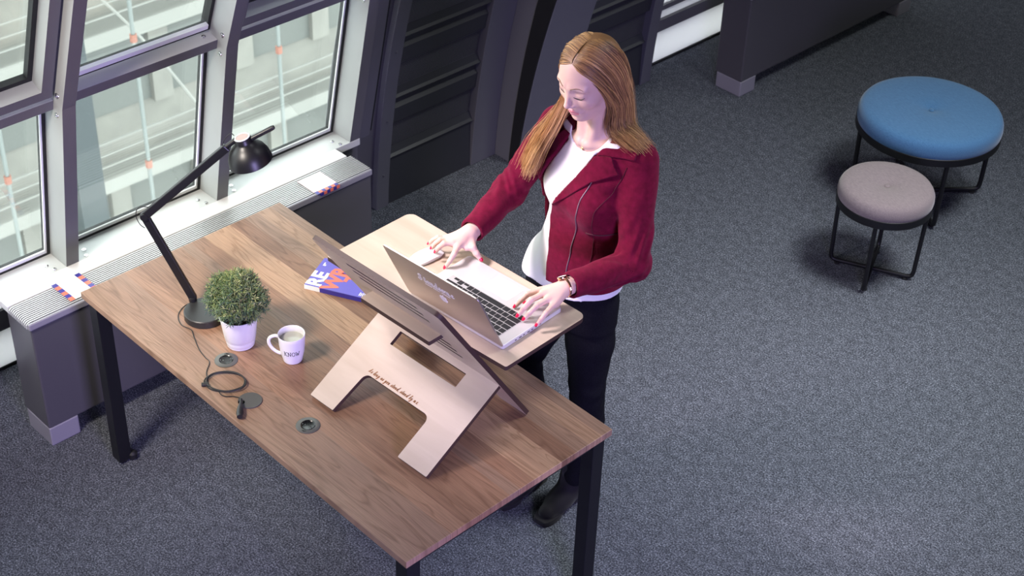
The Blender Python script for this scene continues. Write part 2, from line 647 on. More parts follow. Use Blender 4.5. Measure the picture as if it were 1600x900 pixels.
for i, y in enumerate(YM):
    mb = MB()
    zs = [0.545, 1.24, 3.45]
    vs = []
    for z in zs:
        x = XM(z)
        vs += [(x, y, z), (x, y+0.05, z), (x-0.135, y+0.05, z), (x-0.135, y, z)]
    fs = []
    for a in (0, 4):
        for k in range(4):
            fs.append((a+k, a+(k+1) % 4, a+4+(k+1) % 4, a+4+k))
    fs += [(3, 2, 1, 0), (8, 9, 10, 11)]
    mb.add(vs, fs)
    o = struct(mb.build('trim_%d' % tn, M['dark_grey'], bevel=0.0015, mats=[M['dark_grey'], M['frame_grey']]))
    for p in o.data.polygons:
        p.material_index = 1 if abs(p.normal.y) > 0.7 else 0  # lit side faces get a paler grey than the dim front
    tn += 1
    if -0.6 < y < 1.5:
        sc = MB()
        screw(sc, (XM(1.284)-0.036, y, 1.284), (0, -1, 0), 0.011)
        screw(sc, (XM(1.20)-0.034, y, 1.202), (0, -1, 0), 0.011)
        o2 = sc.build('screw_heads', M['steel'], o, smooth=True)


def plane_frame(x, y, z, slope):
    v = Vector((slope, 0, 1)).normalized()
    return frame((x, y, z), (0, 1, 0), v), v     # local x=+y world, y=up the slope, z = cross -> +x? (y cross v)


LOW = 0.2136
UPS = 0.397
wi = 1
for i in range(len(YM)-1):
    y0 = YM[i]+0.05
    y1 = YM[i+1]
    W_ = y1-y0
    # ---- lower fixed pane
    mt, v = plane_frame(-0.497, y0, 0.546, LOW)
    H = 0.70
    wnd = empty('window_%d' % wi, (0, 0, 0))
    struct(wnd)
    g = MB().box((0, 0, -0.014), (W_, H, -0.006), mt).build('glass', M['glass'], wnd)
    fr_ = MB()
    for (a, b_) in (((0, 0), (W_, 0.008)), ((0, H-0.02), (W_, H)), ((0, 0.008), (0.009, H-0.02)), ((W_-0.012, 0.008), (W_, H-0.02))):
        fr_.box((a[0], a[1], -0.03), (b_[0], b_[1], 0.004), mt)
    fr_.build('gasket', M['black'], wnd)
    fr_ = MB()
    fr_.box((0.009, 0.008, -0.005), (W_-0.012, 0.022, 0.001), mt)
    fr_.box((W_-0.019, 0.022, -0.005), (W_-0.012, H-0.02, 0.001), mt)
    fr_.build('glazing_bead', M['white_metal'], wnd)
    wi += 1
    # ---- transom
    mt2, v = plane_frame(-0.366, y0, 1.236, 0.27)
    tr_ = MB().box((0, 0, -0.02), (W_, 0.040, 0.074), mt2)
    t_ = struct(tr_.build('trim_%d' % tn, M['dark_grey'], bevel=0.0015, mats=[M['dark_grey'], M['sill']]))
    for p in t_.data.polygons:
        p.material_index = 1 if abs(p.normal.z) > 0.7 else 0  # daylight on the top face put into a paler colour
    tn += 1
    if y0 > -0.6:
        sc = MB()
        for yy in (0.035, W_-0.035):
            c = mt2 @ Vector((yy, 0.040, 0.040))
            screw(sc, c, mt2.to_3x3() @ Vector((0, 1, 0)))
        for yy in (0.05, W_-0.05):
            screw(sc, (-0.435, y0+yy, 0.545), (0, 0, 1))
            screw(sc, (-0.40, y0+yy+(0.012 if yy > .3 else -0.012), 0.545), (0, 0, 1))
        sc.build('screw_heads', M['steel'], t_, smooth=True)
    # ---- upper pane
    mt3, v = plane_frame(-0.335, y0, 1.278, UPS)
    H = 2.30
    wnd = empty('window_%d' % wi, (0, 0, 0))
    struct(wnd)
    sash = (len(YM)-2-i) % 2 == 0
    if not sash:
        MB().box((0, 0, -0.014), (W_, H, -0.006), mt3).build('glass', M['glass'], wnd)
        fr_ = MB()
        for (a, b_) in (((0, 0), (W_, 0.012)), ((0, 0.012), (0.012, H)), ((W_-0.014, 0.012), (W_, H))):
            fr_.box((a[0], a[1], -0.03), (b_[0], b_[1], 0.006), mt3)
        fr_.build('gasket', M['black'], wnd)
        fr_ = MB()
        fr_.box((0.012, 0.014, -0.004), (W_-0.014, 0.034, 0.012), mt3)
        fr_.build('glazing_bead', M['white_metal'], wnd)
    else:
        e = 0.010
        a = 0.055

        def ring(e0, e1, z0, z1):
            mb = MB()
            mb.box((e0, e0+0.012, z0), (W_-e0, e1+0.012, z1), mt3)
            mb.box((e0, e1+0.012, z0), (e1, H, z1), mt3)
            mb.box((W_-e1, e1+0.012, z0), (W_-e0, H, z1), mt3)
            return mb
        o = ring(e, a-0.005, -0.02, 0.060).build('frame', M['dark_grey'], wnd, mats=[M['dark_grey'], M['frame_grey']])
        zx = mt3.to_3x3() @ Vector((0, 0, 1))
        for p in o.data.polygons:
            c = mt3.inverted() @ p.center
            inner = abs(p.normal.dot(zx)) < 0.5 and (a-0.01 < c.x < W_-a+0.01)
            p.material_index = 1 if inner else 0
        ring(a-0.005, a+0.013, -0.02, 0.004).build('gasket', M['black'], wnd)
        ring(0.0, e, -0.02, 0.03).build('seal', M['black'], wnd)
        MB().box((a, a, -0.014), (W_-a, H, -0.006), mt3).build('glass', M['glass'], wnd)
    wi += 1

# recess between last mullion and first rib
struct(xz_strip(lambda z: XF(z)-0.03, 0, 2.4, 1.475, 1.708, 0.05).build('wall_left_recess', M['dark_grey']))
struct(xz_strip(lambda z: XM(z)-0.02, 0.52, 2.4, 1.475, 1.545, 0.10).build('trim_%d' % tn, M['dark_grey'], bevel=0.002)); tn += 1
struct(xz_strip(lambda z: XM(z)-0.045, 0.52, 2.4, 1.545, 1.575, 0.08).build('trim_%d' % tn, M['black'])); tn += 1
struct(MB().box((-0.56, 1.38, 0.10), (-0.420, 1.49, 0.505)).build('trim_%d' % tn, M['dark_grey'], bevel=0.004)); tn += 1
# ribs
o = struct(xz_strip(XF, 0, 2.5, 1.708, 1.776, 0.30, 24).build('trim_%d' % tn, M['rib_grey'], bevel=0.002, mats=[M['rib_grey'], M['frame_grey']])); tn += 1
for p in o.data.polygons:
    if p.normal.y < -0.7:
        p.material_index = 1  # light on the rib's left face put in as paler grey
sc = MB()
for z in (0.17, 0.45, 0.80):
    screw(sc, (XF(z), 1.742, z), (1, 0, -0.1), 0.006)
sc.build('screw_heads', M['dark_grey'], o, smooth=True)
struct(xz_strip(XF, 0, 2.5, 2.262, 2.41, 0.30, 24).build('trim_%d' % tn, M['rib_grey'], bevel=0.003)); tn += 1
o = struct(xz_strip(lambda z: XF(z)+0.145+0.07*z, 0, 2.5, 2.41, 2.69, 0.5, 24).build('trim_%d' % tn, M['rib_grey'], bevel=0.004)); tn += 1
xz_strip(lambda z: XF(z)+0.143+0.07*z, 0, 2.45, 2.404, 2.411, lambda z: 0.047+0.05*z, 24).build('black_strip', M['black'], o)  # plain black strip along the front of the rib's side
struct(xz_strip(XF, 0, 2.5, 3.39, 3.46, 0.30, 24).build('trim_%d' % tn, M['rib_grey'], bevel=0.002)); tn += 1

# perforated sheet (real small holes suggested by a dotted bump and dark dots in the sheet)
m = mat('perforated_sheet', (0.05, 0.05, 0.055), 0.4, 0.3)
tc = nd(m, 'ShaderNodeTexCoord')
mp = nd(m, 'ShaderNodeMapping')
mp.inputs['Scale'].default_value = (0, 125, 125)
lk(m, tc, 'Object', mp, 'Vector')
vr = nd(m, 'ShaderNodeTexVoronoi', Scale=1.0, Randomness=0.0)
lk(m, mp, 'Vector', vr, 'Vector')
r = ramp(m, [(0.30, (0.002, 0.002, 0.002)), (0.38, (0.13, 0.13, 0.14))])
lk(m, vr, 'Distance', r, 'Fac')
lk(m, r, 'Color', P(m), 'Base Color')
M['perf'] = m


def vents(y0, y1):
    wall = struct(xz_strip(lambda z: XF(z)-0.08, 0, 2.45, y0, y1, 0.1).build('wall_left_vents', M['vent_dark']))
    struct(MB().box((-0.63, y0, 0.0), (-0.588, y1, 0.228)).build('panel', M['vent_mid'], wall))
    for k in range(7):
        z = 0.228+0.308*k
        mb = MB()
        # nose, sloping shelf, then the upper smooth strip of the section
        prof = [(0.0, 0.0), (0.012, 0.012), (0.0, 0.022), (-0.018, 0.05), (-0.04, 0.05), (-0.06, 0.0)]
        vs = []
        for yy in (y0, y1):
            vs += [(XF(z+dz)+dx-0.022, yy, z+dz) for dx, dz in prof]
        n = len(prof)
        fs = [tuple(range(n)), tuple(range(2*n-1, n-1, -1))]+[(j, (j+1) % n, n+(j+1) % n, n+j) for j in range(n)]
        mb.add(vs, fs)
        prof = [(-0.035, 0.172), (-0.012, 0.172), (0.002, 0.185), (0.004, 0.26), (-0.012, 0.275), (-0.012, 0.300), (-0.05, 0.300), (-0.05, 0.172)]
        vs = []
        for yy in (y0, y1):
            vs += [(XF(z+dz)+dx-0.022, yy, z+dz) for dx, dz in prof]
        n = len(prof)
        fs = [tuple(range(n)), tuple(range(2*n-1, n-1, -1))]+[(j, (j+1) % n, n+(j+1) % n, n+j) for j in range(n)]
        mb.add(vs, fs)
        mb.build('louvre', M['vent_mid'], wall)
        za, zb = z+0.05, z+0.172
        MB().add([(XF(za)-0.040, y0, za), (XF(za)-0.040, y1, za), (XF(zb)-0.040, y1, zb), (XF(zb)-0.040, y0, zb),
                  (XF(za)-0.044, y0, za), (XF(za)-0.044, y1, za), (XF(zb)-0.044, y1, zb), (XF(zb)-0.044, y0, zb)],
                 [(0, 1, 2, 3), (7, 6, 5, 4), (0, 4, 5, 1), (1, 5, 6, 2), (2, 6, 7, 3), (3, 7, 4, 0)]).build('perforated_sheet', M['perf'], wall)
    return wall


vents(1.776, 2.262)
vents(2.69, 3.39)
# far bay behind the second radiator: white spandrel, grey rail, white strip
struct(MB().box((-0.688, 3.46, 0.012), (-0.68, 10, 0.19)).build('wall_left_far', M['white_wall']))
struct(MB().box((-0.74, 3.46, 0), (-0.672, 10, 0.012)).build('baseboard_left', M['black']))
struct(MB().box((-0.74, 3.46, 0.19), (-0.66, 10, 0.25)).build('trim_%d' % tn, M['dark_grey'])); tn += 1
struct(MB().box((-0.688, 3.46, 0.25), (-0.68, 10, 0.30)).build('wall_left_far', M['white_wall']))
struct(MB().box((-0.74, 3.46, 0.30), (-0.665, 10, 0.325)).build('trim_%d' % tn, M['dark_grey'])); tn += 1
struct(xz_strip(lambda z: -0.68+0.25*(z-.325), 0.325, 0.9, 3.46, 10, 0.008).build('wall_left_far', M['white_wall']))
struct(xz_strip(lambda z: XF(z)-0.06, 0.9, 2.45, 3.46, 10, 0.1).build('wall_left_far', M['dark_grey']))


# ------------------------------------------------------------------ radiators
def radiator(y0, y1, label):
    root = empty('radiator', (-0.25, (y0+y1)/2, 0), label=label, cat='radiator', group='casings of the radiators along the window wall')
    inv = Matrix.Translation((0.25, -(y0+y1)/2, 0))

    def b(mb, name, mt_, **kw):
        mb.v = [tuple(inv @ Vector(v)) for v in mb.v]
        return mb.build(name, mt_, root, **kw)
    mb = MB().box((-0.345, y0+0.012, 0.08), (-0.182, y1-0.002, 0.519))
    b(mb, 'casing', M['casing'], bevel=0.006)
    mb = MB().box((-0.345, y0+0.006, 0.519), (-0.178, y0+0.016, 0.528))
    mb.box((-0.189, y0+0.006, 0.519), (-0.176, y1, 0.545))
    b(mb, 'front_lip', M['lip'], bevel=0.004)
    mb = MB().box((-0.312, y0+0.02, 0.510), (-0.19, y1, 0.5205))
    b(mb, 'tray', M['black'])
    mb = MB().box((-0.388, y0+0.006, 0.515), (-0.316, y1-0.012, 0.545))
    b(mb, 'top_cover', M['white_metal'], bevel=0.003)
    n = 12
    for k in range(n):
        x = -0.310+0.120*(k+0.5)/n
        mb = MB()
        w_ = 0.0024
        pts = [(y1, 0.545), (y0+0.020, 0.545), (y0+0.011, 0.5425), (y0+0.005, 0.536), (y0+0.003, 0.522)]
        vs = []
        for (yy, zz) in pts:
            vs += [(x-w_, yy, zz), (x+w_, yy, zz)]
        inn = [(y1, 0.5412), (y0+0.020, 0.5412), (y0+0.0125, 0.5390), (y0+0.0085, 0.5345), (y0+0.0065, 0.522)]
        for (yy, zz) in inn:
            vs += [(x-w_, yy, zz), (x+w_, yy, zz)]
        m_ = len(pts)
        fs = []
        for j in range(m_-1):
            a, c = 2*j, 2*(j+1)
            A, C_ = 2*m_+a, 2*m_+c
            fs += [(a, c, c+1, a+1), (A, A+1, C_+1, C_), (a, A, C_, c), (a+1, c+1, C_+1, A+1)]
        fs += [(0, 1, 2*m_+1, 2*m_), (2*m_-2, 4*m_-2, 4*m_-1, 2*m_-1)]
        mb.add(vs, fs)
        b(mb, 'slat', M['slat'])
    for yy in (y0+0.012, y1-0.13):
        mb = MB().box((-0.335, yy, 0.0), (-0.181, yy+0.115, 0.082))
        b(mb, 'foot', M['lip'], bevel=0.005)
    return root


M['casing'] = mat('casing_grey', (0.085, 0.082, 0.092), 0.4, 0.0, 0.5)
M['lip'] = mat('casing_light_grey', (0.30, 0.29, 0.33), 0.4, 0.1)
radiator(-0.12, 1.365, 'long dark grey radiator casing with slatted top under the windows beside the desk')
radiator(3.655, 5.11, 'dark grey radiator casing at the top of the picture behind the blue stool')

# ------------------------------------------------------------------ outside: street front across the road
M['stone'] = noisy('pale_stone', [(0.3, (0.170, 0.165, 0.150)), (0.7, (0.215, 0.210, 0.188))], 1.2, 0.9)
M['stone2'] = mat('grey_render', (0.125, 0.130, 0.122), 0.9)
M['bright'] = mat('pale_render', (0.23, 0.23, 0.212), 0.9)
M['orange'] = mat('orange_coupler', (0.25, 0.105, 0.075), 0.6)
M['tube_grey'] = mat('scaffold_tube', (0.155, 0.172, 0.165), 0.5)
M['steel_blue'] = mat('painted_column', (0.038, 0.048, 0.052), 0.6)
bl = empty('building', (-20, 12, -26), label='pale stone building with ledges and grey window bands outside beyond the windows', cat='building')
mb = MB().box((-4, -30, 0), (0, 25, 24))
mb.build('facade', M['stone'], bl)
for k in range(9):
    z = 1.0+3.0*k
    led = MB().box((-0.1, -30, z), (0.55, 25, z+0.28)).build('ledge', M['bright'], bl)
    mb = MB().box((-0.05, -30, z+1.35), (0.06, 25, z+2.75))
    band = mb.build('window_band', M['stone2'], bl)
    for j in range(-14, 14):
        y = j*1.9+(k % 2)*0.7
        pr = MB().box((0.02, y, z+1.30), (0.18, y+0.42, z+2.80)).build('pier', M['stone'], band) if -4 < j < 6 else None
    mb = MB()
    for dz in (0.55, 0.8, 1.05):
        mb.box((0.5, -30, z+dz), (0.53, 25, z+dz+0.03))
    mb.build('railing', M['bright'], bl)
g_ = MB().box((-60, -50, -26.2), (-1.0, 60, -26)).build('ground_street', M['stone2'])
g_['kind'] = 'structure'


def rig(name, x, y, zlo, zhi, r, mt_, label, cat, group=None, rungs=()):
    root = empty(name, (x, y, zlo), label=label, cat=cat, group=group)
    MB().tube([(0, 0, 0), (0, 0, zhi-zlo)], r, 10).build('pole', mt_, root, smooth=True)
    for z in rungs:
        MB().tube([(0, 0, z-zlo-0.045), (0, 0, z-zlo+0.045)], r*1.7, 8).build('coupler', M['orange'], root)
    return root


POLES = [(-10, 4.35, (-4.3, -5.5, -7.1)), (-10, 6.05, (-4.4, -6.0, -7.2)), (-10, 7.95, (-4.2, -5.2, -6.6)), (-10, 9.3, (-4.8, -6.3)), (-10, 2.6, (-5.6, -7.2))]
NAMES = ['seen low in the middle left window', 'seen through the lower middle window pane', 'seen through the right window pane near the black lamp', 'farthest right of the five poles', 'seen through the lower left window pane']
for (x, y, rg), nm in zip(POLES, NAMES):
    rig('scaffold_pole', x, y, -26, 1, 0.024, M['tube_grey'], 'thin scaffold pole with orange couplers '+nm, 'pole', 'scaffold poles outside', rg)
cr = empty('steel_column', (-11, 5.75, -26), label='dark blue grey steel column standing outside behind the middle left window', cat='column')
MB().box((-0.14, -0.17, 0), (0.14, 0.17, 22.6)).build('shaft', M['steel_blue'], cr)
MB().box((-0.24, -0.26, 0), (0.24, 0.26, 0.2)).build('base_plate', M['steel_blue'], cr)
tag(MB().tube(bez([(-10.6, 5.7, -3.7), (-10.6, 6.5, -4.8), (-10.6, 7.4, -6.4), (-10.6, 7.7, -7.4)]), 0.018, 6).build('hanging_cable', M['bright'], smooth=True),
    'pale slack cable hanging diagonally outside in front of the building', 'cable')

# ------------------------------------------------------------------ desk
TL, TW, TH, TT = 1.61, 0.80, 0.727, 0.024
desk = empty('desk', (TL/2, TW/2, 0), label='long oak topped desk with black metal legs', cat='desk')
o = MB().box((-TL/2, -TW/2, TH-TT), (TL/2, TW/2, TH)).build('tabletop', M['oak'], desk, bevel=0.0015)
lg = 0.048


def desk_leg(x, y, sx, sy):
    mb = MB().box((x-lg/2, y-lg/2, 0.012), (x+lg/2, y+lg/2, TH-TT))
    l = mb.build('leg', M['black_metal'], desk, bevel=0.002)
    f = MB().lathe([(0, 0), (0.018, 0), (0.019, 0.010), (0.010, 0.013), (0, 0.013)], 20, (x, y, 0)).lathe([(0, 0), (0.010, 0.001), (0.0165, 0.008), (0.017, 0.026), (0.010, 0.034), (0, 0.035)], 16, (x+sx*0.018, y+sy*0.030, 0.0))
    f.build('levelling_foot', M['black'], l, smooth=True)


ins = 0.038
for sx in (-1, 1):
    for sy in (-1, 1):
        desk_leg(sx*(TL/2-ins), sy*(TW/2-ins), -sx, -sy)
MB().box((-TL/2+0.06, -TW/2+0.055, TH-TT-0.035), (TL/2-0.06, -TW/2+0.085, TH-TT)).build('rail', M['black_metal'], desk)
MB().box((-TL/2+0.06, TW/2-0.085, TH-TT-0.035), (TL/2-0.06, TW/2-0.055, TH-TT)).build('rail', M['black_metal'], desk)
for sx in (-1, 1):
    x = sx*(TL/2-ins)
    MB().box((x-0.015, -TW/2+0.06, TH-TT-0.035), (x+0.015, TW/2-0.06, TH-TT)).build('rail', M['black_metal'], desk)
ZT = TH

# desk top power sockets and cable port
M['socket_grey'] = mat('socket_grey', (0.115, 0.115, 0.105), 0.4, 0.3)
M['socket_black'] = mat('socket_black', (0.004, 0.004, 0.004), 0.25)


def socket(x, y, ang, label):
    r = empty('power_socket', (x, y, ZT), ang, label=label, cat='socket', group='round sockets let into the desk top')
    MB().lathe([(0.021, 0.0005), (0.021, 0.0028), (0.033, 0.0028), (0.036, 0.0015), (0.036, -0.002)], 40).build('cover_ring', M['socket_grey'], r, smooth=True)
    MB().lathe([(0, 0.0006), (0.017, 0.0006), (0.0200, 0.0016), (0.021, 0.0030), (0.0218, 0.0034), (0.0222, 0.0030)], 32).build('recess', M['socket_black'], r, smooth=True)
    mb = MB()
    for s in (-1, 1):
        mb.lathe([(0, 0.0), (0.0022, 0.0), (0.0024, -0.004)], 10, (s*0.0095, 0, 0.0010))
        mb.box((s*0.0180-0.0012, -0.0025, 0.0005), (s*0.0180+0.0012, 0.0025, 0.0022))
    mb.build('contacts', mat('dull_contact', (0.10, 0.10, 0.10), 0.35, 0.8), r)
    MB().box((-0.007, 0.026, 0.0026), (0.007, 0.0285, 0.0033)).box((-0.003, 0.0295, 0.0026), (0.003, 0.031, 0.0033)).build('marking', M['socket_black'], r)


socket(0.596, 0.145, 0.9, 'round dark grey desk socket in front of the white plant pot')
socket(1.002, 0.145, 3.6, 'round dark grey desk socket nearest the front board of the laptop stand')
cp = empty('cable_port', (0.800, 0.085, ZT), label='round grey cable port lid with the cord passing through its notch', cat='cable port')
cut = [(0.036*math.cos(a), 0.036*math.sin(a)) for a in [2*PI*k/48 for k in range(48)]]
hole = [(-0.010+0.0105*math.cos(a), -0.0235+0.0105*math.sin(a)) for a in [2*PI*k/20 for k in range(20)]]
sheet('lid', cut, [hole], 0.004, M['socket_grey'], M['socket_grey'], cp, Matrix.Translation((0, 0, 0.0035)))
MB().lathe([(0, 0.0002), (0.0104, 0.0002), (0.0104, 0.0006), (0, 0.0006)], 20, (-0.010, -0.0235, 0)).build('opening', M['socket_black'], cp)


# ------------------------------------------------------------------ desk lamp
LA = math.radians(50)
ux, uy = math.cos(LA), math.sin(LA)
lx, ly = 0.372, 0.227
lamp = empty('desk_lamp', (lx, ly, ZT), label='black two arm desk lamp with dome shade beside the potted plant', cat='lamp')
M['lamp_black'] = mat('lamp_black', (0.010, 0.010, 0.012), 0.38, 0.0, 0.5)
M['lamp_base'] = mat('lamp_base_black', (0.022, 0.022, 0.022), 0.42, 0.0, 0.5)
MB().lathe([(0, 0), (0.066, 0), (0.068, 0.002), (0.068, 0.024), (0.0655, 0.0265), (0, 0.0265)], 56).build('base', M['lamp_base'], lamp, smooth=True)
pv = Vector((0.306-lx, 0.226-ly, 0.757-ZT+0.006))
K = Vector((math.cos(LA), math.sin(LA), 0))
el = Vector((0.2297-lx, 0.1360-ly, 1.080-ZT))
tp = Vector((0.398-lx, 0.3375-ly, 1.318-ZT))
MB().lathe([(0, 0.0265), (0.013, 0.0265), (0.013, 0.040), (0, 0.044)], 20, (pv.x, pv.y, 0)).build('pivot', M['lamp_black'], lamp, smooth=True)


def bar(a, b_, w_, h_, name, mt_=None):
    d = (b_-a)
    side = Vector((-uy, ux, 0))
    mt = frame(a, d, side)
    mb = MB().box((-0.008, -w_/2, -h_/2), (d.length+0.008, w_/2, h_/2), mt)
    return mb.build(name, mt_ or M['lamp_black'], lamp, bevel=0.003)


bar(pv+Vector((0, 0, 0.006)), el, 0.017, 0.026, 'lower_arm')
bar(el, tp, 0.017, 0.026, 'upper_arm')
side = Vector((-uy, ux, 0))
MB().tube([el-side*0.013, el+side*0.013], 0.012, 20).build('elbow_joint', M['lamp_black'], lamp, smooth=True)
# thin cord loops outside the joints
M['cord'] = mat('cord_black', (0.012, 0.012, 0.012), 0.55)
d1 = (tp-el).normalized()
MB().tube(bez([el+d1*0.04+side*0.004, el-K*0.012+Vector((0, 0, 0.032)), el-K*0.026+Vector((0, 0, 0.004)), el-K*0.018-Vector((0, 0, .03)), el-Vector((0, 0, 0.045))-K*.004]), 0.0013, 8).build('cord_loop', M['cord'], lamp, smooth=True)
hd = Vector((0.432-lx, 0.379-ly, 1.352-ZT))          # top centre of the shade
MB().tube(bez([tp-d1*0.02, tp+Vector((0, 0, 0.03)), tp+K*0.020+Vector((0, 0, 0.052)), hd-K*0.024+Vector((0, 0, 0.010))]), 0.0013, 8).build('cord_loop', M['cord'], lamp, smooth=True)
tilt = Matrix.Translation(hd) @ Matrix.Rotation(math.radians(-14), 4, side)
MB().tube([tp-K*0.004, hd-K*0.02+Vector((0, 0, -0.004))], 0.008, 14).build('head_joint', M['lamp_black'], lamp, smooth=True)
sh = MB().lathe([(0, 0.004), (0.024, 0.004), (0.026, 0.001), (0.0265, -0.010), (0.029, -0.016), (0.040, -0.024), (0.055, -0.040), (0.064, -0.060), (0.0675, -0.082),
                 (0.066, -0.0825), (0.0625, -0.060), (0.053, -0.041), (0.038, -0.026), (0.02, -0.018), (0, -0.016)], 64, mtx=tilt)
shade = sh.build('shade', M['lamp_black'], lamp, smooth=True)
MB().lathe([(0.0195, 0.0046), (0.0195, 0.0058), (0.0245, 0.0058), (0.0245, 0.0042)], 48, mtx=tilt).build('white_ring', M['white_metal'], shade, smooth=True)
MB().lathe([(0, 0.0042), (0.0185, 0.0042), (0.0185, 0.0056), (0, 0.0056)], 40, mtx=tilt).build('cap', mat('lamp_cap', (0.42, 0.30, 0.28), 0.5), shade)
MB().tube([tilt @ Vector((0, 0, -0.03)), tilt @ Vector((0, 0, -0.055))], [0.012, 0.018], 16).build('bulb', M['white_metal'], shade, smooth=True)
hd2 = hd+K*0.028+Vector((0, 0, 0.0))
MB().tube([hd+K*0.020+Vector((0, 0, -0.004)), hd+K*0.090+Vector((0, 0, 0.036)), hd+K*0.096+Vector((0, 0, 0.039))], [0.0075, 0.0080, 0.0060], 14).build('handle', M['lamp_black'], lamp, smooth=True)

# lamp cord on the desk: run from the base, coil, strap and plug (all move with the lamp)
zc = ZT+0.003
def rel(pts_):
    return [(p[0]-lx, p[1]-ly, p[2]-ZT) for p in pts_]


pts = [(0.340, 0.300, zc), (0.300, 0.262, zc), (0.284, 0.215, zc), (0.310, 0.165, zc), (0.360, 0.142, zc), (0.402, 0.150, zc), (0.44, 0.135, zc), (0.500, 0.112, zc), (0.545, 0.103, zc), (0.572, 0.100, zc), (0.605, 0.066, zc), (0.632, 0.050, zc), (0.650, 0.040, zc)]
MB().tube(bez(rel(pts), 6), 0.0014, 8).build('cord', M['cord'], lamp, smooth=True)
cx, cy = 0.685, 0.078
mb = MB()
loops = []
for k in range(150):
    t = 2*PI*k/50.0
    wob = 0.0030*math.sin(2.3*t+1)+0.0020*math.sin(0.9*t)
    A = 0.060+wob
    B_ = 0.046+wob*0.8
    e1 = Vector((0.66, 0.75, 0))
    e2 = Vector((0.82, -0.57, 0))
    p = Vector((cx, cy, 0))+e1*A*math.cos(t+2.9)+e2*B_*math.sin(t+2.9)
    loops.append((p.x, max(0.006, p.y), zc+0.0012*(1+math.sin(1.7*t))+0.0018*(k/50)))
mb.tube(rel(loops), 0.0020, 8)
mb.build('cord_coil', M['cord'], lamp, smooth=True)
c0 = Vector(loops[0])
MB().tube(rel([c0+Vector((-0.006, -0.008, 0.002)), c0+Vector((0.006, 0.008, 0.002))]), [0.0070, 0.0070], 12, flat=0.8).build('cord_strap', M['cord'], lamp, smooth=True)
MB().tube(bez(rel([(0.705, 0.040, zc), (0.722, 0.036, zc), (0.738, 0.042, zc), (0.752, 0.058, zc), (0.770, 0.066, zc+.002), (0.784, 0.063, zc+0.006), (0.790, 0.060, zc+.007)]), 6), 0.0015, 8).build('cord', M['cord'], lamp, smooth=True)
M['plug'] = mat('plug_rubber', (0.018, 0.018, 0.018), 0.45)
MB().tube(rel([(0.788, 0.062, ZT+0.013), (0.803, 0.050, ZT+0.012), (0.812, 0.042, ZT+0.012), (0.822, 0.034, ZT+0.012), (0.838, 0.021, ZT+0.012), (0.842, 0.018, ZT+0.012), (0.850, 0.012, ZT+0.012)]),
          [0.004, 0.0050, 0.0075, 0.0095, 0.0110, 0.0090, 0.0085], 16).build('plug', M['plug'], lamp, smooth=True)

# ------------------------------------------------------------------ potted plant
M['pot'] = mat('white_ceramic', (0.80, 0.79, 0.82), 0.28)
plant = empty('potted_plant', (0.558, 0.228, ZT), label='small round artificial green plant in a ribbed white pot', cat='plant')
MB().lathe([(0, 0.001), (0.040, 0.001), (0.043, 0.003), (0.0445, 0.012), (0.0452, 0.013), (0.0462, 0.022), (0.0470, 0.0228), (0.0480, 0.031), (0.0488, 0.032), (0.0497, 0.040), (0.0502, 0.041), (0.0575, 0.104), (0.0595, 0.105), (0.0603, 0.113), (0.0585, 0.115),
            (0.0560, 0.113), (0.0540, 0.090), (0, 0.090)], 56).build('pot', M['pot'], plant, smooth=True)
MB().lathe([(0, 0.098), (0.030, 0.101), (0.0545, 0.097)], 24).build('soil', mat('dark_soil', (0.02, 0.015, 0.01), 0.9), plant)
m = mat('plant_leaf', (0.1, 0.2, 0.05), 0.5, spec=0.3)
at = nd(m, 'ShaderNodeAttribute', attribute_name='tone')
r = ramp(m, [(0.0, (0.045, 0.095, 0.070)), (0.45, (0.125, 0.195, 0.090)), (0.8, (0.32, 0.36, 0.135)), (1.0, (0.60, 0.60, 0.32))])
lk(m, at, 'Fac', r, 'Fac')
lk(m, r, 'Color', P(m), 'Base Color')
M['leaf'] = m
vs = []
fs = []
tone = []
cc = Vector((0, 0, 0.176))
for k in range(1500):
    u = RNG.normal(size=3)
    u /= np.linalg.norm(u)
    if u[2] < -0.75:
        u[2] = abs(u[2])
    uu = Vector(u)
    rad = 0.076*(0.55+0.45*RNG.rand()**0.5)*(1.0+0.10*math.sin(6*u[0]+3*u[1]+1)+0.07*math.sin(9*u[2]-5*u[1]))
    p = cc+Vector((uu.x*rad, uu.y*rad, uu.z*rad*0.93))
    t0 = min(1.0, max(0.0, RNG.normal(0.45, 0.2)))
    stem_d = (uu+Vector(RNG.normal(size=3))*0.5+Vector((0, 0, 0.3))).normalized()
    for j in range(6):
        d = (stem_d*0.5+Vector(RNG.normal(size=3))*0.75).normalized()
        L_ = 0.012+0.012*RNG.rand()
        sd = d.cross(Vector(RNG.normal(size=3))).normalized()*0.0011
        nrm = d.cross(sd).normalized()*0.0005
        b_ = p+stem_d*0.003*j
        n = len(vs)
        vs += [b_-sd*0.5, b_+sd*0.5, b_+d*L_*0.55+sd+nrm*2, b_+d*L_*0.55-sd+nrm*2, b_+d*L_, b_+d*L_*0.5-nrm*2]
        fs += [(n, n+1, n+2, n+3), (n+3, n+2, n+4), (n, n+3, n+5), (n+3, n+4, n+5), (n+1, n+5, n+2), (n+2, n+5, n+4), (n, n+5, n+1)]
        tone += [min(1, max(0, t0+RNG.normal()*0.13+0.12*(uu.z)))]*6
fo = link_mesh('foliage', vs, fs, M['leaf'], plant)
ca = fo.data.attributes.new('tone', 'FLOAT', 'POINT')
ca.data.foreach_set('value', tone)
mb = MB()
for k in range(26):
    a = RNG.rand()*2*PI
    rr = 0.02*RNG.rand()
    mb.tube([(rr*math.cos(a), rr*math.sin(a), 0.095), (2.2*rr*math.cos(a), 2.2*rr*math.sin(a), 0.165)], 0.0012, 5)
mb.build('stems', M['leaf'], plant)

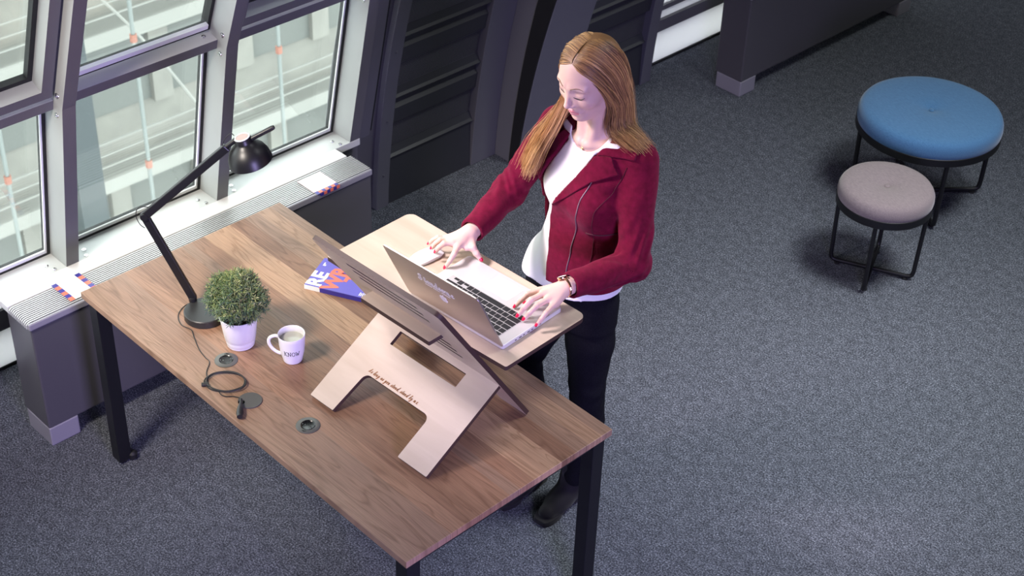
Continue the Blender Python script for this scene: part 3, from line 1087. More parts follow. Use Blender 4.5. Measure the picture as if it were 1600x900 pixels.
# ------------------------------------------------------------------ mug
mug = empty('mug', (0.727, 0.301, ZT), label='white ceramic mug with black lettering half full of water', cat='mug')
prof = [(0, 0.002), (0.024, 0.002), (0.026, 0.0), (0.0295, 0.002), (0.0310, 0.010), (0.0365, 0.034), (0.0395, 0.060), (0.0412, 0.088), (0.0420, 0.099), (0.0414, 0.1005), (0.0398, 0.099), (0.0385, 0.080), (0.036, 0.050), (0.031, 0.020), (0.026, 0.008), (0, 0.006)]
MB().lathe(prof, 64).build('cup', M['pot'], mug, smooth=True)
MB().lathe([(0, 0.078), (0.0382, 0.078)], 48).build('water', mat('milky_water', (0.42, 0.43, 0.38), 0.08), mug)
ha = math.atan2(-0.72, -0.69)
hx, hy = math.cos(ha), math.sin(ha)
hp = [(0.037, 0.086), (0.050, 0.091), (0.066, 0.083), (0.071, 0.066), (0.064, 0.046), (0.050, 0.030), (0.034, 0.022)]
MB().tube(bez([(hx*r_, hy*r_, z_) for r_, z_ in hp], 6), 0.0052, 12, flat=1.0).build('handle', M['pot'], mug, smooth=True)
# lettering: typewriter capitals wrapped on the cup
LET = {
    'I': (0.42, [((0.21, 0), (0.21, 1)), ((0.05, 0), (0.37, 0)), ((0.05, 1), (0.37, 1))]),
    'K': (0.80, [((0.15, 0), (0.15, 1)), ((0.02, 0), (0.3, 0)), ((0.02, 1), (0.3, 1)), ((0.15, 0.42), (0.6, 1)), ((0.28, 0.58), (0.64, 0)), ((0.48, 1), (0.74, 1)), ((0.5, 0), (0.78, 0))]),
    'N': (0.86, [((0.15, 0), (0.15, 1)), ((0.15, 1), (0.66, 0)), ((0.66, 0), (0.66, 1)), ((0.02, 0), (0.3, 0)), ((0.02, 1), (0.2, 1)), ((0.52, 1), (0.8, 1))]),
    'O': (0.82, [((0.4 + 0.33*math.cos(a_), 0.5+0.5*math.sin(a_)), (0.4+0.33*math.cos(a_+PI/8), 0.5+0.5*math.sin(a_+PI/8))) for a_ in [k_*PI/8 for k_ in range(16)]]),
    'W': (0.98, [((0.12, 1), (0.28, 0)), ((0.28, 0), (0.47, 0.75)), ((0.47, 0.75), (0.66, 0)), ((0.66, 0), (0.82, 1)), ((0.0, 1), (0.26, 1)), ((0.68, 1), (0.95, 1))]),
    ' ': (0.35, [])}


def cup_r(z):
    for i in range(len(prof)-1):
        if i >= 3 and prof[i][1] <= z <= prof[i+1][1]:
            t = (z-prof[i][1])/(prof[i+1][1]-prof[i][1])
            return prof[i][0]*(1-t)+prof[i+1][0]*t
    return 0.04


hh = 0.0150
mb = MB()
x = 0
word = 'KNOW'
tot = sum(LET[c][0] for c in word)*hh
mid_a = math.atan2(-0.72, 0.69)+0.13
for ch in word:
    adv, st = LET[ch]
    for (a, b_) in st:
        a = Vector(a)
        b_ = Vector(b_)
        d = (b_-a).normalized()
        nn = Vector((-d.y, d.x))*0.055
        q4 = [a+nn, b_+nn, b_-nn, a-nn]
        out_ = []
        for off in (0.0004, -0.0005):
            for p in q4:
                X = (x+p.x*hh)-tot/2
                Z = 0.040+p.y*hh
                rr = cup_r(Z)+off
                an = mid_a+X/0.039
                out_.append((rr*math.cos(an), rr*math.sin(an), Z))
        mb.add(out_, [(0, 1, 2, 3), (7, 6, 5, 4), (0, 4, 5, 1), (1, 5, 6, 2), (2, 6, 7, 3), (3, 7, 4, 0)])
    x += adv*hh
mb.build('lettering', mat('black_print', (0.01, 0.01, 0.012), 0.5), mug)

# ------------------------------------------------------------------ book under the stand
M['book_blue'] = mat('cover_violet', (0.115, 0.095, 0.50), 0.4)
M['book_navy'] = mat('spine_navy', (0.035, 0.025, 0.26), 0.4)
M['book_orange'] = mat('print_coral', (0.85, 0.17, 0.10), 0.45)
M['paper'] = mat('paper_white', (0.82, 0.81, 0.80), 0.7)
bo = Vector((0.461, 0.552, ZT))
bx = Vector((0.89, 0.455, 0)).normalized()
by = Vector((-bx.y, bx.x, 0))
book = empty('book', bo, math.atan2(bx.y, bx.x), label='violet paperback with large white and coral capitals lying under the laptop stand', cat='book')
bw, bh, bt = 0.222, 0.160, 0.017
mb = MB().box((0, 0.001, 0.0012), (bw-0.001, bh-0.002, bt-0.0012))
mb.build('pages', M['paper'], book)
corner = [(0, 0), (bw, 0), (bw, bh), (0.032, bh), (0.004, bh-0.02), (0, bh-0.05)]
ol = round_poly([(0, 0, 0), (bw, 0, 0), (bw, bh, 0), (0, bh, 0.0)], 0)
sheet('front_cover', ol, [], 0.0009, M['book_blue'], M['book_blue'], book, Matrix.Translation((0, 0, bt)))
sheet('back_cover', ol, [], 0.0009, M['book_blue'], M['book_blue'], book, Matrix.Translation((0, 0, 0.001)))
MB().box((0, -0.001, 0.0002), (0.055, 0.0008, bt)).build('spine', M['paper'], book)
MB().box((0.055, -0.001, 0.0002), (bw, 0.0008, bt)).build('spine', M['book_navy'], book)
# text runs across the width (local +y), lines stack along +x
tm = frame((0.052, 0.004, bt+0.0001), (0, 1, 0), (-1, 0, 0))
put_text('title_line', 'RE', 0.0725, tm, M['paper'], book, offset=0.0028)
tm = frame((0.108, 0.002, bt+0.0001), (0, 1, 0), (-1, 0, 0))
put_text('title_line', 'WR', 0.0765, tm, M['book_orange'], book, offset=0.0030)
tm = frame((0.166, 0.002, bt+0.0001), (0, 1, 0), (-1, 0, 0))
put_text('title_line', 'T', 0.0765, Matrix.Translation((0, 0.06, 0)) @ tm, M['book_orange'], book, offset=0.0030)
# tiny print, too small to read in the photograph: short rules of ink
mb = MB()
for j in range(4):
    mb.box((0.188+0.0055*j, 0.008, bt), (0.191+0.0055*j, 0.026-0.003*(j % 2), bt+0.0004))
mb.build('small_print', M['paper'], book)
MB().box((0.012, 0.118, bt), (0.0165, 0.136, bt+0.0004)).box((0.0165, 0.118, bt), (0.022, 0.126, bt+0.0004)).build('small_print', M['paper'], book)


# ------------------------------------------------------------------ leaflets on the radiator
def leaflet(cx_, cy_, rz, w_, d_, label, flip):
    lf = empty('leaflet', (cx_, cy_, 0.5455), rz, label=label, cat='leaflet', group='leaflets lying on the radiator grille')
    MB().box((-d_/2, -w_/2, 0.0), (d_/2, w_/2, 0.0022)).build('page_block', M['paper'], lf)
    two = [M['book_navy'], M['book_orange']]

    def band(cells):
        mb = MB()
        fm = []
        for k_, (lo_, hi_) in enumerate(cells):
            mb.box(lo_, hi_)
            fm += [k_ % 2]*6
        mb.build('patterned_band', None, lf, mats=two, fm=fm)
    if flip:
        n = 7
        band([((d_/2-0.016, -w_/2+w_*j/n, 0.0018), (d_/2+0.003, -w_/2+w_*(j+1)/n, 0.0032)) for j in range(n)])
        band([((d_/2-0.0005, -w_/2+w_*j/n, -0.009), (d_/2+0.0045, -w_/2+w_*(j+1)/n, 0.0032)) for j in range(1, n)])
        pk = mat('pale_pink', (0.78, 0.62, 0.66), 0.6)
        MB().box((-d_/2, -w_/2-0.002, 0.0018), (d_/2-0.017, -w_/2+0.014, 0.0030)).build('pink_margin', pk, lf)
        MB().box((-d_/2, w_/2-0.012, 0.0018), (d_/2-0.017, w_/2+0.002, 0.0030)).build('pink_margin', pk, lf)
    else:
        n = 6
        for s in (-1, 1):
            y0, y1 = (-w_/2-0.003, -w_/2+0.016) if s < 0 else (w_/2-0.016, w_/2+0.003)
            band([((-d_/2+d_*j/n, y0, 0.0018), (-d_/2+d_*(j+1)/n, y1, 0.0032)) for j in range(n)])
    mb = MB()
    for j in range(5):
        mb.box((-d_/2+0.02+j*0.014, -w_/2+0.026, 0.0021), (-d_/2+0.023+j*0.014, w_/2-0.028-(j % 2)*0.012, 0.0026))
    mb.build('text_lines', mat('pale_print', (0.62, 0.68, 0.78), 0.7), lf)


leaflet(-0.262, 0.113, 0.03, 0.105, 0.120, 'white leaflet with blue and orange side bands on the near end of the radiator', False)
leaflet(-0.2330, 1.146, 0.0, 0.105, 0.120, 'white leaflet with blue and orange front edge on the far end of the radiator', True)


# ------------------------------------------------------------------ plywood laptop stand
SO = Vector((1.157, 0.242, ZT))
SA = math.radians(2.3)
stand = empty('laptop_stand', SO, SA, label='birch plywood standing desk riser of two crossed boards and a shelf', cat='laptop stand')
a1 = math.radians(30.085)
BT = 0.014
u1 = Vector((0, math.cos(a1), math.sin(a1)))
f1 = frame((0, 0, 0.0145), (1, 0, 0), u1)
outl = round_poly([(-0.25, -0.004, 0.003), (-0.15, -0.004, 0.003), (-0.141, 0.143, 0.022), (0.132, 0.143, 0.022), (0.132, -0.004, 0.003), (0.25, -0.004, 0.003), (0.25, 0.340, 0.003), (0.136, 0.340, 0), (0.136, 0.352, 0), (-0.136, 0.352, 0), (-0.136, 0.340, 0), (-0.25, 0.340, 0.003)], 0.0)
hole = round_poly([(-0.142, 0.256), (0.137, 0.256), (0.137, 0.306), (-0.142, 0.306)], 0.002)
sheet('front_board', outl, [hole], BT, M['birch'], M['burnt'], stand, f1)
a2 = math.radians(56.75)
u2 = Vector((0, -math.cos(a2), math.sin(a2)))
f2 = frame((0, 0.408, 0.0), (1, 0, 0), u2)     # local z = x cross u2 -> points -y,-z side?
zz = f2.to_3x3() @ Vector((0, 0, 1))
f2 = f2 @ Matrix.Translation((0, 0, 0.0))
outl = round_poly([(-0.258, 0.0, 0.003), (-0.15, 0.0, 0.003), (-0.15, 0.15, 0.02), (0.15, 0.15, 0.02), (0.15, 0.0, 0.003), (0.258, 0.0, 0.003), (0.258, 0.668, 0.02), (-0.258, 0.668, 0.02)], 0.003)
holes = []
for s_v in (0.280, 0.322, 0.364, 0.518, 0.560, 0.602):
    holes.append([(-0.143, s_v), (0.143, s_v), (0.143, s_v+0.0155), (-0.143, s_v+0.0155)])
# the board's visible face looks to -y and down; its thickness lies behind it (+y, +z)
nrm2 = Vector((0, math.sin(a2), math.cos(a2)))
f2 = frame((0, 0.400, 0.004), (1, 0, 0), u2)
if (f2.to_3x3() @ Vector((0, 0, 1))).dot(nrm2) < 0:
    f2 = f2 @ Matrix.Translation((0, 0, 0))
    body_m = f2
else:
    body_m = f2 @ Matrix.Translation((0, 0, BT))
sheet('back_board', outl, holes, BT, M['birch'], M['burnt'], stand, body_m)
zs = 0.373
outl = round_poly([(-0.362, 0.176, 0.006), (-0.142, 0.176, 0), (-0.142, 0.112, 0.004), (0.142, 0.112, 0.004), (0.142, 0.176, 0), (0.366, 0.186, 0.006), (0.366, 0.516, 0.026), (-0.362, 0.516, 0.026)], 0.0)
sheet('shelf', outl, [], BT, M['birch'], M['burnt'], stand, Matrix.Translation((0, 0, zs)))
tm = f1 @ Matrix.Translation((-0.139, 0.1515, 0.0003))
cursive('As long as you stand, stand by me.', 0.0068, 0.0019, tm, 'engraved_text', M['engraving'], stand, space=1.68)

# ------------------------------------------------------------------ laptop
M['alu_body'] = mat('laptop_aluminium', (0.66, 0.655, 0.64), 0.34, 0.35)
M['alu_lid'] = mat('laptop_lid_aluminium', (0.50, 0.455, 0.41), 0.33, 0.85)
M['key'] = mat('black_key', (0.012, 0.012, 0.014), 0.5)
M['screen'] = mat('dark_glass', (0.01, 0.01, 0.012), 0.1)
S_m = Matrix.Translation(SO) @ Matrix.Rotation(SA, 4, 'Z')
lap_m = S_m @ Matrix.Translation((0.310, 0.231, zs)) @ Matrix.Rotation(math.radians(1.46), 4, 'Z')
lap = empty('laptop', (0, 0, 0), label='open silver laptop standing on the plywood shelf', cat='laptop')
lap.matrix_world = lap_m
LW, LD, LT = 0.364, 0.249, 0.016
# local: x from -LW..0, y 0 (hinge) .. LD (front, towards the user)
ol = round_poly([(-LW, 0.0), (0, 0.0), (0, LD), (-LW, LD)], 0.010)
MB().prism(ol, 0.001, LT).build('base', M['alu_body'], lap, bevel=0.002)
kw = 0.285
kx0 = -LW/2-kw/2
kb = MB().box((kx0-0.003, 0.024, LT-0.0005), (kx0+kw+0.003, 0.024+0.118, LT+0.0003)).build('keyboard_well', mat('keyboard_well', (0.52, 0.515, 0.51), 0.4, 0.3), lap)
rows = [(0.0265, 0.010, [1]*14), (0.0405, 0.0165, [1]*13+[1.5]), (0.0605, 0.0165, [1.5]+[1]*13), (0.0805, 0.0165, [1.75]+[1]*11+[1.75]), (0.1005, 0.0165, [2.3]+[1]*10+[2.3])]
keys = 0
GAP = 0.0028
# the user sits at +y facing -y: her left is +x, so the key rows run from +x to -x
for (y, h_, ws) in rows:
    tot = sum(ws)
    u = (kw-GAP*(len(ws)-1))/tot
    x = kx0+kw
    for w_ in ws:
        MB().box((x-u*w_, y, LT), (x, y+h_, LT+0.0014)).build('key', M['key'], lap)
        keys += 1
        x -= u*w_+GAP
x = kx0+kw
y = 0.1205
for w_ in (0.0160, 0.0160, 0.0160, 0.0200, 0.0945, 0.0200, 0.0160):
    MB().box((x-w_, y, LT), (x, y+0.0180, LT+0.0014)).build('key', M['key'], lap)
    x -= w_+GAP
for j in range(3):
    if j == 1:
        MB().box((x-0.0165, y+0.0004, LT), (x, y+0.0084, LT+0.0014)).build('key', M['key'], lap)
        MB().box((x-0.0165, y+0.0096, LT), (x, y+0.0180, LT+0.0014)).build('key', M['key'], lap)
    else:
        MB().box((x-0.0165, y+0.0096, LT), (x, y+0.0180, LT+0.0014)).build('key', M['key'], lap)
    x -= 0.0165+GAP
mb = MB()
px0, px1, py0, py1 = -LW/2-0.0525, -LW/2+0.0525, 0.158, 0.158+0.077
for b_ in (((px0, py0), (px1, py0+0.0006)), ((px0, py1-0.0006), (px1, py1)), ((px0, py0), (px0+0.0006, py1)), ((px1-0.0006, py0), (px1, py1))):
    mb.box((b_[0][0], b_[0][1], LT-0.0004), (b_[1][0], b_[1][1], LT+0.0002))
mb.build('trackpad_outline', mat('seam_grey', (0.42, 0.42, 0.42), 0.5), lap)
MB().box((px0, py0, LT-0.0004), (px1, py1, LT+0.0001)).build('trackpad', mat('trackpad_grey', (0.63, 0.63, 0.62), 0.3, 0.2), lap)
mb = MB()
for j in range(7):
    mb.box((-0.0005, 0.05+j*0.017, 0.006), (0.0004, 0.05+j*0.017+(0.010 if j % 2 else 0.006), 0.009))
mb.build('ports', M['key'], lap)
la = math.radians(64.5)
vdir = Vector((0, -math.cos(la), math.sin(la)))
fl = frame((0, 0.004, LT-0.002), (1, 0, 0), vdir)
zl = fl.to_3x3() @ Vector((0, 0, 1))
sgn = 1 if zl.y > 0 else -1         # +1: local z towards the user
ol = round_poly([(-LW, 0.0, 0.004), (0, 0.0, 0.004), (0, 0.240, 0.010), (-LW, 0.240, 0.010)], 0.01)
if sgn > 0:
    lz0, lz1, face_z = -0.0055, 0.0, -0.0055
else:
    lz0, lz1, face_z = 0.0, 0.0055, 0.0055
lid = MB().prism(ol, lz0, lz1, fl).build('lid', M['alu_lid'], lap, bevel=0.0015)
ol = round_poly([(-LW+0.006, 0.010), (-0.006, 0.010), (-0.006, 0.234), (-LW+0.006, 0.234)], 0.006)
inz = 0.0 if sgn > 0 else 0.0
MB().prism(ol, inz-0.0003 if sgn > 0 else -0.0006, inz+0.0006 if sgn > 0 else 0.0003, fl).build('screen', M['screen'], lid)
MB().tube([(-LW+0.05, 0.004, LT-0.002), (-0.05, 0.004, LT-0.002)], 0.0045, 12).build('hinge', M['key'], lap, smooth=True)
# lid decorations read from behind (-y side): x to the right, up along the lid
lf = fl @ Matrix.Translation((0, 0, face_z))
out_n = -zl if sgn > 0 else zl
fm_ = frame(lf.translation+out_n*0.0002, (1, 0, 0), vdir)
if (fm_.to_3x3() @ Vector((0, 0, 1))).dot(out_n) < 0:
    pass
M['white_print'] = mat('white_print', (0.88, 0.87, 0.86), 0.5)
tm = fm_ @ Matrix.Translation((-0.258, 0.150, 0.0))
_, wdt = cursive('Standsome', 0.0165, 0.0042, tm, 'lid_lettering', M['white_print'], lid, slant=0.12, space=1.42)
mb = MB()
for j in range(22):
    if j not in (6, 13):
        mb.box((-0.238+j*0.0044, 0.1385, -0.0002), (-0.238+j*0.0044+0.003, 0.1408, 0.0003), fm_)
mb.build('lid_small_print', M['white_print'], lid)
# bitten fruit emblem
cxl, cyl, k_ = -LW/2, 0.104, 0.0145
half = [(0.0, 0.78), (0.22, 0.90), (0.50, 0.93), (0.80, 0.76), (0.95, 0.42), (0.98, 0.0), (0.86, -0.48), (0.60, -0.92), (0.34, -1.06), (0.12, -0.98), (0.0, -0.94)]
right = [(x_, y_) for x_, y_ in half]
left = [(-x_, y_) for x_, y_ in half[::-1]]
poly = right+left[1:-1]
bite_c, bite_r = Vector((1.12, 0.22)), 0.42
out_p = []
P2 = [(p.x, p.y) for p in bez([(x_, y_, 0) for x_, y_ in poly], 4, closed=True)]
for (x_, y_) in P2:
    v = Vector((x_, y_))-bite_c
    if v.length < bite_r:
        v = v.normalized()*bite_r
        x_, y_ = (bite_c+v)
    out_p.append((cxl-x_*k_*-1, cyl+y_*k_))
MB().prism(out_p, -0.0002, 0.0004, fm_).build('lid_emblem', M['white_print'], lid)
leaf = [(0.02, 1.02), (0.08, 1.30), (0.36, 1.55), (0.40, 1.30), (0.22, 1.08)]
MB().prism([(cxl+x_*k_, cyl+y_*k_) for x_, y_ in leaf], -0.0002, 0.0004, fm_).build('lid_emblem_leaf', M['white_print'], lid)

# ------------------------------------------------------------------ computer mouse
mo = empty('computer_mouse', (0.990, 0.618, ZT+zs), math.radians(88), label='flat white computer mouse under the right hand of the woman', cat='mouse')
n1_, n2_ = 28, 14
vs = []
fs = []
for i in range(n1_+1):
    t = -1+2*i/n1_
    prof_w = 0.0285*(1-abs(t)**3.2)**(1/3.2) if abs(t) < 1 else 0.0
    hz_ = 0.0055+0.0135*math.cos(t*PI/2*0.92)**0.9
    x = 0.0567*t
    for j in range(n2_+1):
        s = -1+2*j/n2_
        y = prof_w*s
        z = hz_*(1-0.32*abs(s)**3)
        vs.append((x, y, z))
nb = len(vs)
for i in range(n1_+1):
    t = -1+2*i/n1_
    prof_w = 0.0285*(1-abs(t)**3.2)**(1/3.2) if abs(t) < 1 else 0.0
    for j in range(n2_+1):
        s = -1+2*j/n2_
        vs.append((0.0567*t*0.97, prof_w*s*0.93, 0.001+0.003*abs(t)**3))
w1_ = n2_+1
for i in range(n1_):
    for j in range(n2_):
        a = i*w1_+j
        fs.append((a, a+w1_, a+w1_+1, a+1))
        fs.append((nb+a, nb+a+1, nb+a+w1_+1, nb+a+w1_))
for i in range(n1_):
    a = i*w1_
    fs.append((a, nb+a, nb+a+w1_, a+w1_))
    a = i*w1_+n2_
    fs.append((a, a+w1_, nb+a+w1_, nb+a))
o = link_mesh('shell', vs, fs, mat('mouse_white', (0.85, 0.85, 0.86), 0.2), mo)
auto_smooth(o, 50)


# ------------------------------------------------------------------ stools
def stool(x, y, r, rf, ztop, hc, colr, label, dirs, tube_r, dimple):
    st = empty('stool', (x, y, 0), label=label, cat='stool', group='round upholstered stools on black wire frames')
    zr = ztop-hc
    # cushion with soft rounded edge and a button dimple
    prof = []
    prof.append((r-0.004, zr-0.002))
    prof.append((r+0.001, zr+0.006))
    prof.append((r+0.003, zr+hc*0.30))
    prof.append((r+0.002, zr+hc*0.55))
    prof.append((r-0.003, zr+hc*0.72))
    prof.append((r-0.010, zr+hc*0.86))
    prof.append((r-0.022, zr+hc*0.95))
    prof.append((r-0.045, zr+hc*1.0))
    for t in (0.6, 0.4, 0.3, 0.22, 0.16, 0.11, 0.075, 0.05, 0.03, 0.012, 0.0):
        rad = (r-0.045)*t/0.75 if t > 0.5 else r*t
        zc_ = zr+hc*1.06-dimple*math.exp(-(rad/(0.040))**1.2)
        prof.append((rad, zc_))
    cs = MB().lathe(prof, 96).build('cushion', colr, st, smooth=True)
    zb = zr+hc*1.06-dimple
    MB().lathe([(0.011, zb+0.002), (0.0125, zb+0.006), (0.010, zb+0.0095), (0.004, zb+0.0115), (0, zb+0.012)], 24).build('button', colr, cs, smooth=True)
    MB().lathe([(r-0.03, zr-0.030), (r+0.001, zr-0.030), (r+0.003, zr-0.028), (r+0.003, zr+0.004), (r+0.001, zr+0.006), (r-0.03, zr+0.002), (r-0.03, zr-0.030)], 96).build('rim', M['black_metal'], st, smooth=True)
    MB().lathe([(0, zr-0.012), (r-0.02, zr-0.012), (r-0.02, zr-0.006), (0, zr-0.006)], 48).build('seat_plate', M['black_metal'], st)
    for k, (dx, dy) in enumerate(dirs):
        d = Vector((dx, dy, 0)).normalized()
        zf = tube_r+0.006+(2*tube_r if k else 0)*0.0
        pl = []
        top_r = r-0.012
        c_ = 0.03
        a = [d*top_r+Vector((0, 0, zr-0.02)), d*(rf+0.0)+Vector((0, 0, zf+c_)), d*(rf-0.004)+Vector((0, 0, zf+c_*0.35)), d*(rf-c_*0.4)+Vector((0, 0, zf+0.003)), d*(rf-c_)+Vector((0, 0, zf))]
        b_ = [Vector((-p.x, -p.y, p.z)) for p in a][::-1]
        mid = [Vector((0, 0, zf+(tube_r*1.6 if k else 0)))]
        o = MB().tube(a+mid+b_, tube_r, 12).build('leg_hoop', M['black_metal'], st, smooth=True)
        fm2 = MB()
        for s in (-1, 1):
            fm2.lathe([(0, 0), (tube_r*1.3, 0), (tube_r*1.3, 0.008), (0, 0.010)], 14, (s*d.x*(rf-c_), s*d.y*(rf-c_), 0))
        fm2.build('glide', M['black'], o, smooth=True)
    return st


def fabric(name, c1, c2):
    m = mat(name, rough=0.9, spec=0.1, sheen=0.3)
    tc = nd(m, 'ShaderNodeTexCoord')
    mp = nd(m, 'ShaderNodeMapping')
    mp.inputs['Scale'].default_value = (60, 500, 500)
    mp.inputs['Rotation'].default_value = (0, 0, 0.8)
    lk(m, tc, 'Object', mp, 'Vector')
    nz = nd(m, 'ShaderNodeTexNoise', Scale=1.0, Detail=2.0)
    lk(m, mp, 'Vector', nz, 'Vector')
    r = ramp(m, [(0.3, c1), (0.7, c2)])
    lk(m, nz, 'Fac', r, 'Fac')
    lk(m, r, 'Color', P(m), 'Base Color')
    b = nd(m, 'ShaderNodeBump', Strength=0.25, Distance=0.001)
    lk(m, nz, 'Fac', b, 'Height')
    lk(m, b, 'Normal', P(m), 'Normal')
    return m


stool(0.886, 3.600, 0.308, 0.292, 0.435, 0.078, fabric('blue_wool', (0.050, 0.135, 0.265), (0.080, 0.195, 0.365)), 'large round stool with blue buttoned cushion on black wire legs', [(0.184, 0.22), (0.224, -0.185)], 0.0105, 0.022)
stool(1.113, 2.960, 0.190, 0.172, 0.432, 0.070, fabric('mauve_wool', (0.175, 0.140, 0.150), (0.255, 0.210, 0.215)), 'small round stool with mauve grey buttoned cushion on black wire legs', [(0.154, 0.072), (0.073, -0.153)], 0.0092, 0.024)

# ------------------------------------------------------------------ signed distance modelling for the figure
f32 = np.float32


def grid(lo, hi, h):
    n = [int(math.ceil((hi[i]-lo[i])/h))+1 for i in range(3)]
    ax = [np.array(lo[i]+h*np.arange(n[i]), dtype=f32) for i in range(3)]
    return ax[0][:, None, None], ax[1][None, :, None], ax[2][None, None, :]


def smin(a, b, k):
    h = np.maximum(k-np.abs(a-b), 0)/k
    return np.minimum(a, b)-h*h*k*0.25


def smax(a, b, k):
    return -smin(-a, -b, k)


def seg(X, Y, Z, a, b, ra, rb):
    ab = [b[i]-a[i] for i in range(3)]
    L2 = sum(c*c for c in ab)
    t = np.clip(((X-a[0])*ab[0]+(Y-a[1])*ab[1]+(Z-a[2])*ab[2])/L2, 0, 1)
    return np.sqrt((X-a[0]-t*ab[0])**2+(Y-a[1]-t*ab[1])**2+(Z-a[2]-t*ab[2])**2)-(ra+(rb-ra)*t)


def chain(X, Y, Z, pts, rs, k=0.0):
    d = None
    for i in range(len(pts)-1):
        e = seg(X, Y, Z, pts[i], pts[i+1], rs[i], rs[i+1])
        d = e if d is None else (smin(d, e, k) if k else np.minimum(d, e))
    return d


def ell(X, Y, Z, c, r):
    q = np.sqrt(((X-c[0])/r[0])**2+((Y-c[1])/r[1])**2+((Z-c[2])/r[2])**2)
    return (q-1)*min(r)


def stack(X, Y, Z, zs, cx, cy, a, b, power=2.0):
    z = Z
    cxz = np.interp(z, zs, cx).astype(f32)
    cyz = np.interp(z, zs, cy).astype(f32)
    az = np.interp(z, zs, a).astype(f32)
    bz = np.interp(z, zs, b).astype(f32)
    q = (np.abs((X-cxz)/az)**power+np.abs((Y-cyz)/bz)**power)**(1/power)
    d = (q-1)*np.minimum(az, bz)
    return np.maximum(d, np.maximum(zs[0]-z, z-zs[-1]))


def nets(D, lo, h):
    """surface nets; returns verts, quads"""
    D = D.astype(f32)
    nx, ny, nz = D.shape
    ins = D < 0
    st = (ny*nz, nz, 1)
    ids = []
    pos = []
    quads = []
    for ax in range(3):
        sl0 = [slice(None)]*3
        sl1 = [slice(None)]*3
        sl0[ax] = slice(0, -1)
        sl1[ax] = slice(1, None)
        A = ins[tuple(sl0)]
        B = ins[tuple(sl1)]
        I = np.argwhere(A != B)
        da = D[I[:, 0], I[:, 1], I[:, 2]]
        J = I.copy()
        J[:, ax] += 1
        db = D[J[:, 0], J[:, 1], J[:, 2]]
        t = da/(da-db)
        p = I.astype(np.float64)
        p[:, ax] += t
        o1, o2 = [(1, 2), (2, 0), (0, 1)][ax]
        cells = []
        for (s1, s2) in ((0, 0), (1, 0), (1, 1), (0, 1)):
            C_ = I.copy()
            C_[:, o1] -= s1
            C_[:, o2] -= s2
            cells.append(C_)
        ok = np.all([(C_ >= 0).all(1) & (C_[:, 0] < nx-1) & (C_[:, 1] < ny-1) & (C_[:, 2] < nz-1) for C_ in cells], axis=0)
        cid = [C_[ok] @ np.array(st) for C_ in cells]
        for c in cid:
            ids.append(c)
            pos.append(p[ok])
        Q = np.stack(cid, 1)
        flip = A[I[:, 0], I[:, 1], I[:, 2]][ok]
        Q[~flip] = Q[~flip][:, ::-1]
        quads.append(Q)
    ids = np.concatenate(ids)
    pos = np.concatenate(pos)
    u, inv = np.unique(ids, return_inverse=True)
    cnt = np.bincount(inv)
    V = np.stack([np.bincount(inv, pos[:, i])/cnt for i in range(3)], 1)
    F = np.searchsorted(u, np.concatenate(quads))
    F = F[:, ::-1]
    return V*h+np.array(lo), F


def np_mesh(name, V, F, m_, parent, smooth=True):
    me = bpy.data.meshes.new(name)
    me.vertices.add(len(V))
    me.vertices.foreach_set('co', np.asarray(V, dtype=f32).ravel())
    me.loops.add(F.size)
    me.loops.foreach_set('vertex_index', F.ravel().astype(np.int32))
    me.polygons.add(len(F))
    me.polygons.foreach_set('loop_start', (np.arange(len(F))*F.shape[1]).astype(np.int32))
    me.polygons.foreach_set('use_smooth', np.ones(len(F), dtype=bool))
    me.update(calc_edges=True)
    me.validate()
    me.materials.append(m_)
    o = bpy.data.objects.new(name, me)
    COL.objects.link(o)
    o.parent = parent
    return o


def relax(V, F, n=2, lam=0.5):
    """light Laplacian smoothing"""
    e = np.concatenate([F[:, [i, (i+1) % 4]] for i in range(4)])
    for _ in range(n):
        S = np.zeros_like(V)
        for i in range(3):
            S[:, i] = np.bincount(e[:, 0], V[e[:, 1], i], len(V))+np.bincount(e[:, 1], V[e[:, 0], i], len(V))
        c = np.bincount(e[:, 0], minlength=len(V))+np.bincount(e[:, 1], minlength=len(V))
        V = V*(1-lam)+lam*S/np.maximum(c, 1)[:, None]
    return V


# ------------------------------------------------------------------ figure: joints in metres, world axes
WX, WY = 1.22, 1.05
woman = empty('person', (WX, WY, 0), label='woman with long blond hair in a burgundy jacket typing while standing', cat='person')
WI = np.array([WX, WY, 0.0])

shL, elL, wrL = (1.388, 1.082, 1.438), (1.462, 1.005, 1.150), (1.432, 0.762, 1.171)
shR, elR, wrR = (1.088, 1.050, 1.436), (0.998, 0.950, 1.205), (1.053, 0.738, 1.172)

HK = 1.03
HC = np.array([1.255, 0.992, 1.692])
yaw, pit, rol = math.radians(-89), math.radians(19), math.radians(-2)
Fv = np.array([math.cos(yaw)*math.cos(pit), math.sin(yaw)*math.cos(pit), -math.sin(pit)])
Lv = np.cross([0, 0, 1.0], Fv)
Lv /= np.linalg.norm(Lv)
Uv = np.cross(Fv, Lv)
L2 = math.cos(rol)*Lv+math.sin(rol)*Uv
Uv = -math.sin(rol)*Lv+math.cos(rol)*Uv
Lv = L2


def HP(f, l, u):
    return HC+HK*(f*Fv+l*Lv+u*Uv)


